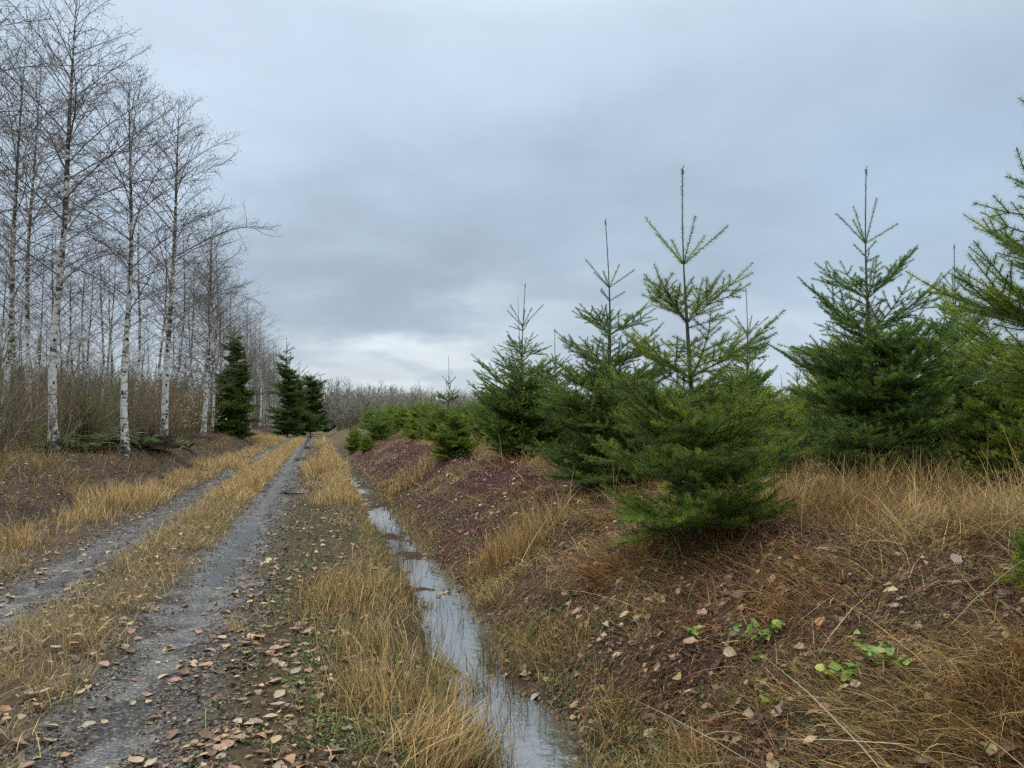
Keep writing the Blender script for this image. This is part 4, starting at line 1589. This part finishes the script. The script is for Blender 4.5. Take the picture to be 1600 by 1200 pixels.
# ------------------------------------------------------------------ undergrowth of the wood: one mass of stems
def thicket_arrays(seed, H, stems=12, twigs=9, rs=1.0, pal=((.20, .135, .105), (.15, .105, .085), (.24, .175, .13), (.17, .155, .09))):
    r = np.random.default_rng(seed)
    A_ = Acc()
    P, Rr, P2, R2, C1, C2 = [], [], [], [], [], []
    for i in range(stems):
        az, e = r.random() * 6.28, R(62 + 24 * r.random())
        ln = H * (.55 + .5 * r.random())
        p = np.array([.25 * r.normal(), .25 * r.normal(), -.05])
        d = np.array([math.cos(az) * math.cos(e), math.sin(az) * math.cos(e), math.sin(e)])
        pts_ = [p]
        for s in range(5):
            d = norm(d + .14 * r.normal(size=3))
            pts_.append(pts_[-1] + d * ln / 5)
        pts_ = np.array(pts_)
        c = np.array(pal[int(r.integers(len(pal)))])
        P.append(pts_)
        Rr.append(rs * np.linspace(.013, .004, 6) * (.7 + .6 * r.random()))
        C1.append(c)
        for j in range(twigs):
            k = 1 + 3.9 * r.random()
            k0 = int(k)
            p3 = pts_[k0] + (pts_[min(k0 + 1, 5)] - pts_[k0]) * (k - k0)
            dd = norm(norm(pts_[k0] - pts_[k0 - 1]) * .7 + .7 * norm(r.normal(size=3)) + np.array([0, 0, .25]))
            l3 = (.25 + .5 * r.random()) * (1 if rs == 1 else H / 4)
            q3 = [p3]
            for s in range(3):
                dd = norm(dd + .2 * r.normal(size=3))
                q3.append(q3[-1] + dd * l3 / 3)
            P2.append(np.array(q3))
            R2.append(rs * np.linspace(.006, .0035, 4))
            C2.append(c * (.85 + .3 * r.random()))
    tubes(A_, np.array(P), np.array(Rr), np.array(C1), 3)
    tubes(A_, np.array(P2), np.array(R2), np.array(C2), 3)
    return A_.arrays()


def stamp(acc, arr, x, y, z, rz, s, tint=None):
    v, f, c = arr
    cz, sz = math.cos(rz), math.sin(rz)
    acc.add(np.stack([x + s * (v[:, 0] * cz - v[:, 1] * sz), y + s * (v[:, 0] * sz + v[:, 1] * cz), z + s * v[:, 2]], -1), f, c if tint is None else c * tint)


TH = [thicket_arrays(300 + i, 2.8) for i in range(5)]
acc = Acc()
k = 0
trng = np.random.default_rng(12)
while k < 700:
    uu, vv = -6.6 - 22 * trng.random() ** 1.4, 13 + 85 * trng.random() ** 1.3
    X_, Y_ = xy(uu, vv)
    if abs(X_) > Y_ * .70 + 1.5 or (uu > -8.3 and vv < 24 and trng.random() < .8):
        continue
    tint = np.array([1.0, 1.0, 1.0]) if trng.random() < .7 else np.array([.85, 1.15, .8])
    if uu < -18:
        tint = np.array([.95, 1.1, .85])
    stamp(acc, TH[k % 5], X_, Y_, float(height(X_, Y_)), trng.random() * 6.28, (.65 + .55 * trng.random()) * (1.3 if uu < -11 else 1.0), tint)
    k += 1
tag(acc.obj('undergrowth', M_TWIG), 'tangled brown leafless undergrowth filling the wood behind the alders', 'undergrowth', kind='stuff')

# ------------------------------------------------------------------ far wood closing the view
LOW = []
for i in range(4):
    t, c = alder_arrays(400 + i, 9.0, None, .10, nprim=26, nsec=8, bare=.10, tw=3.2, third=False)
    a = Acc()
    a.add(*t.arrays())
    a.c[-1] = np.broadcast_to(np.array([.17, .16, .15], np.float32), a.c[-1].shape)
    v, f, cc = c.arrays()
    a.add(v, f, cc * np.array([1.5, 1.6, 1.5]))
    LOW.append(a.arrays())
for i in range(4):
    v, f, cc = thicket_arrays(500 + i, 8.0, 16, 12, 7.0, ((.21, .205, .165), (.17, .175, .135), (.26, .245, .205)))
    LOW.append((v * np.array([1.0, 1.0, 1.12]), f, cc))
acc = Acc()
frng = np.random.default_rng(21)
for i in range(760):
    th = frng.random()
    px = 505 + 1250 * th
    dep = 150 + 60 * frng.random() + 20 * th
    d = ray(px, 660)
    X_, Y_ = d[0] * dep, dep
    stamp(acc, LOW[i % 8], X_, Y_, .6, frng.random() * 6.28, (.75 + .35 * frng.random()) * (1.0 if px < 800 else .95))
for i in range(150):                              # the wood comes closer just right of the track end
    px = 530 + 330 * frng.random() ** 1.2
    dep = 85 + 60 * frng.random()
    d = ray(px, 660)
    stamp(acc, LOW[4 + i % 4], d[0] * dep, dep, .5, frng.random() * 6.28, .46 + .24 * frng.random())
for i in range(240):                              # behind the left wood and across the end of the track
    px = -120 + 640 * frng.random()
    dep = 105 + 70 * frng.random()
    d = ray(px, 660)
    if 470 < px < 515 and dep < 150:
        continue
    stamp(acc, LOW[i % 8], d[0] * dep, dep, .6, frng.random() * 6.28, .9 + .4 * frng.random())
tag(acc.obj('far_woods', M_TWIG), 'grey leafless far wood along the horizon behind the plantation', 'woods', kind='stuff')


# ------------------------------------------------------------------ evergreens by the left wood
def ever(px, dep, top_py, seed, label, R_, tint, maxage=5, low=.05, nw=.016, nl=.10, dens=34, leader=.07, gap=.085, up=.6, bend=0., wild=.8):
    p = stand(px, dep)
    p[2] -= .1
    H = top_z(top_py, dep) - p[2]
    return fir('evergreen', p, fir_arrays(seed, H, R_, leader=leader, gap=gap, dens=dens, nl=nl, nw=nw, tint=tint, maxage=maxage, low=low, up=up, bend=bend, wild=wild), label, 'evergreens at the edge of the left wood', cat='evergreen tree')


ever(366, 50, 512, 51, 'dark evergreen thick with hanging foliage beside the leaning white alder', .205, (.6, .6, .62), low=.01, gap=.06)
ever(352, 49, 590, 52, 'lower green evergreen at the foot of the dark hanging one', .34, (.6, .62, .5), low=.02)
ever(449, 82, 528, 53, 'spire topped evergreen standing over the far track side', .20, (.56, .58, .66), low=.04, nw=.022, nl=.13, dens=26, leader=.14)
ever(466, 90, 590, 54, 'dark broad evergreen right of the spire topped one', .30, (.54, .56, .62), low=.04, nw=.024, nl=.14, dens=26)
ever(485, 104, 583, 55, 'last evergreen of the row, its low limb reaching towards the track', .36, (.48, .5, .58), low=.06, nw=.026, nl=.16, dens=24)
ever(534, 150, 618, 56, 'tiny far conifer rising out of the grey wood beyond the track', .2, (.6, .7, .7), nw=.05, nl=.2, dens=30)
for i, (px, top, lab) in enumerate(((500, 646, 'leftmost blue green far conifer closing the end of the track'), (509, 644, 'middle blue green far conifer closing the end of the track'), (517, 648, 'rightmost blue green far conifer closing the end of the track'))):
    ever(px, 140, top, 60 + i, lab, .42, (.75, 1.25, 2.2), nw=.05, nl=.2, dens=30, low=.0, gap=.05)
ever(118, 24, 600, 57, 'young soft green hemlock behind the foot of the tall bending alder', .42, (1.1, 1.1, .8), nw=.006, nl=.03, dens=120, leader=.15, gap=.12, low=.02)


# ------------------------------------------------------------------ ferns, green plants, stump, stake
def fern(px, dep, s, label, n=18):
    p = stand(px, dep)
    o = empty('fern', p)
    a = Acc()
    for i in range(n):
        az = i * 2.4 + .3 * rng.normal()
        ln = s * (.7 + .5 * rng.random())
        t = np.linspace(0, 1, 9)
        el = R(62) - R(75) * t * (.8 + .4 * rng.random())
        pts_ = np.cumsum(np.stack([np.cos(az) * np.cos(el), np.sin(az) * np.cos(el), np.sin(el)], -1) * ln / 9, 0)
        tubes(a, pts_[None], np.linspace(.006, .002, 9)[None], (.10, .09, .03), 3)
        ii = np.repeat(np.arange(9), 2)
        tt = np.linspace(0, 1, 40)
        bp = np.stack([np.interp(tt, t, pts_[:, k]) for k in range(3)], -1)
        for sg in (-1, 1):
            d = norm(np.stack([-np.sin(az) * np.ones(40) * sg, np.cos(az) * np.ones(40) * sg, -.15 * np.ones(40)], -1) + .3 * np.array([math.cos(az), math.sin(az), 0]))
            needles(a, bp, d, .16 * s * np.sin(np.pi * (tt * .9 + .08)) + .01, np.full(40, .024 * s), pick([[.075, .13, .035], [.10, .15, .04], [.13, .13, .045]], 40, .15))
    a.obj('fronds', M_GREEN, o)
    tag(o, label, 'fern', 'ferns under the alders')


for px, py, s, lab in ((160, 23, 1.1, 'green fern clump right of the tall bending alder'), (222, 24.5, 1.0, 'fern arching beside the dark root mound'), (180, 23.5, 1.1, 'fern just left of the scarred alder foot'),
                       (108, 22.5, .95, 'fern at the foot of the tall bending alder'), (138, 22, 1.0, 'fern between the green hemlock and the scarred alder'), (295, 29, .8, 'low fern on the bank right of the straight alder'), (60, 21.5, .8, 'small fern left of the tall bending alder')):
    fern(px, py, s, lab)


def sprout(px, py, s, label, n=5, tint=(1, 1, 1)):
    p = hit(px, py)
    o = empty('green_plant', p)
    st, lf = Acc(), Acc()
    for i in range(n):
        az, e = rng.random() * 6.28, R(35 + 45 * rng.random())
        ln = s * (.6 + .6 * rng.random())
        d = np.array([math.cos(az) * math.cos(e), math.sin(az) * math.cos(e), math.sin(e)])
        pts_ = np.array([d * ln * t + np.array([0, 0, -.10 * s * t * t]) for t in np.linspace(0, 1, 5)])
        tubes(st, pts_[None], np.linspace(.003, .0015, 5)[None], (.10, .06, .035), 4)
        k = 5
        tt = .3 + .7 * np.arange(k) / (k - 1)
        pos = np.stack([np.interp(tt, np.linspace(0, 1, 5), pts_[:, q_]) for q_ in range(3)], -1) + .012 * rng.normal(size=(k, 3))
        leaves(lf, pos, tilted(np.tile([[0., -.25, 1]], (k, 1)), .4), rng.random(k) * 6.28, .045 + .028 * rng.random(k), .15 + .2 * rng.random(k), .15 * rng.normal(size=k), pick([[.17, .30, .05], [.23, .34, .055], [.12, .22, .045], [.30, .35, .07]], k, .15) * np.array(tint), ratio=.62, ns=7)
    st.obj('stem', M_TWIG, o)
    lf.obj('foliage', M_GREEN, o, True)
    tag(o, label, 'plant', 'green plants on the bank')


tuft(672, 960, .10, 120, .32, STRAW + OLIVE, 'thin weed tuft standing in the widest part of the ditch water', lean=(.0, .4))
tuft(745, 1090, .12, 150, .30, STRAW + OLIVE, 'olive weed tuft standing in the water near the bottom of the photo', lean=(.0, .5))
tuft(775, 1045, .12, 130, .28, STRAW + OLIVE, 'small weed tuft on the far rim of the ditch water', lean=(.0, .5))
sprout(1375, 1050, .20, 'leafy green plant in the dead grass above the big drooping tuft', 8)
sprout(1330, 1075, .13, 'yellowish sprig just left of the leafy green plant', 5, (1.2, 1.05, .8))
sprout(1200, 1005, .13, 'green sprig in the middle of the bank below the nearest fir', 5)
sprout(1172, 1000, .11, 'small dark sprig left of the middle green sprig', 4, (.8, .9, .8))
sprout(1205, 1110, .08, 'single bright sprout low on the bank', 3, (1.3, 1.1, .9))
sprout(1085, 1000, .07, 'tiny sprout on the bank right of the pool', 3)
sprout(1050, 880, .16, 'green bramble at the foot of the nearest fir', 6, (.6, .75, .6))
sprout(1180, 1040, .07, 'tiny upright sprout under the middle green sprig', 3)

# root mound between the scarred and the straight alder
p = stand(235, 25.5)
o = empty('root_mound', p)
a = Acc()
th = np.linspace(0, 2 * math.pi, 28, endpoint=False)
phs = np.linspace(0, math.pi / 2, 9)
TT, PP = np.meshgrid(th, phs, indexing='ij')
nx = fbm(np.cos(TT) * 2 + PP * 2 + 9, np.sin(TT) * 2 + PP + 9, 5, 3)
rr = .62 * (1 + 1.3 * nx)
vx = np.stack([rr * np.cos(TT) * np.cos(PP) * 1.15, rr * np.sin(TT) * np.cos(PP), .62 * rr * np.sin(PP) - .05], -1)
ii = np.arange(TT.size).reshape(TT.shape)
i2 = np.roll(ii, -1, 0)
qd = np.stack([ii[:, :-1], i2[:, :-1], i2[:, 1:], ii[:, 1:]], -1).reshape(-1, 4)
a.add(vx, np.concatenate([qd[:, :3], qd[:, [0, 2, 3]]]), (.05, .036, .026))
a.obj('earth', M_SOIL, o, True)
a = Acc()
P = []
for i in range(150):
    z0 = np.array([.34 * rng.normal(), .28 * rng.normal(), .2 + .2 * rng.random()])
    d = norm(np.array([rng.normal(), rng.normal(), .5 * rng.normal() + .3]))
    q3 = [z0]
    for s in range(5):
        d = norm(d + .5 * rng.normal(size=3) * .7)
        q3.append(q3[-1] + d * .13)
    P.append(q3)
tubes(a, np.array(P), np.linspace(.018, .004, 6)[None], (.055, .04, .032), 4)
a.obj('roots', M_TWIG, o)
tag(o, 'dark upturned mound of roots between the scarred and the straight alder', 'root mound')

# low dark brush pile by the track-side alder
p = stand(293, 34)
o = empty('brush_pile', p)
a = Acc()
P = []
for i in range(120):
    z0 = np.array([.7 * rng.normal(), .5 * rng.normal(), .05 + .2 * rng.random()])
    d = norm(np.array([rng.normal(), rng.normal(), .25 * rng.normal()]))
    q3 = [z0]
    for s in range(4):
        d = norm(d + .25 * rng.normal(size=3))
        q3.append(q3[-1] + d * .2)
    P.append(q3)
tubes(a, np.array(P), np.linspace(.015, .005, 5)[None], (.06, .04, .035), 4)
a.obj('branches', M_TWIG, o)
tag(o, 'low dark brush pile right of the straight alder', 'brush pile')

# white stake far beside the track
p = hit(506, 694)
o = empty('marker_stake', p)
a = Acc()
tubes(a, np.array([[[0, 0, -.1], [0, 0, .62], [0, 0, .66]]]), np.array([[.03, .03, .012]]), (.75, .74, .70), 8)
a.obj('post', M_TWIG, o)
tag(o, 'thin white marker stake in the golden grass far beside the track', 'stake')

# yellow-leaved shrub in the wood
p = hit(275, 678)
o = empty('yellow_shrub', stand(285, 38))
st = Acc()
v, f, c = thicket_arrays(901, 2.6, 9, 8)
st.add(v, f, c)
st.obj('stems', M_TWIG, o)
lf = Acc()
n = 420
pos = np.stack([.8 * rng.normal(size=n), .8 * rng.normal(size=n), .6 + 1.7 * rng.random(n)], -1)
bits(lf, pos, tilted(np.tile([[0., -.4, 1.]], (n, 1)), .6), rng.random(n) * 6.28, .06 + .05 * rng.random(n), pick([[.38, .28, .05], [.30, .25, .06], [.44, .30, .06]], n, .15), .7)
lf.obj('foliage', M_GREEN, o)
tag(o, 'shrub with a few yellow leaves beside the leaning white alder', 'shrub')
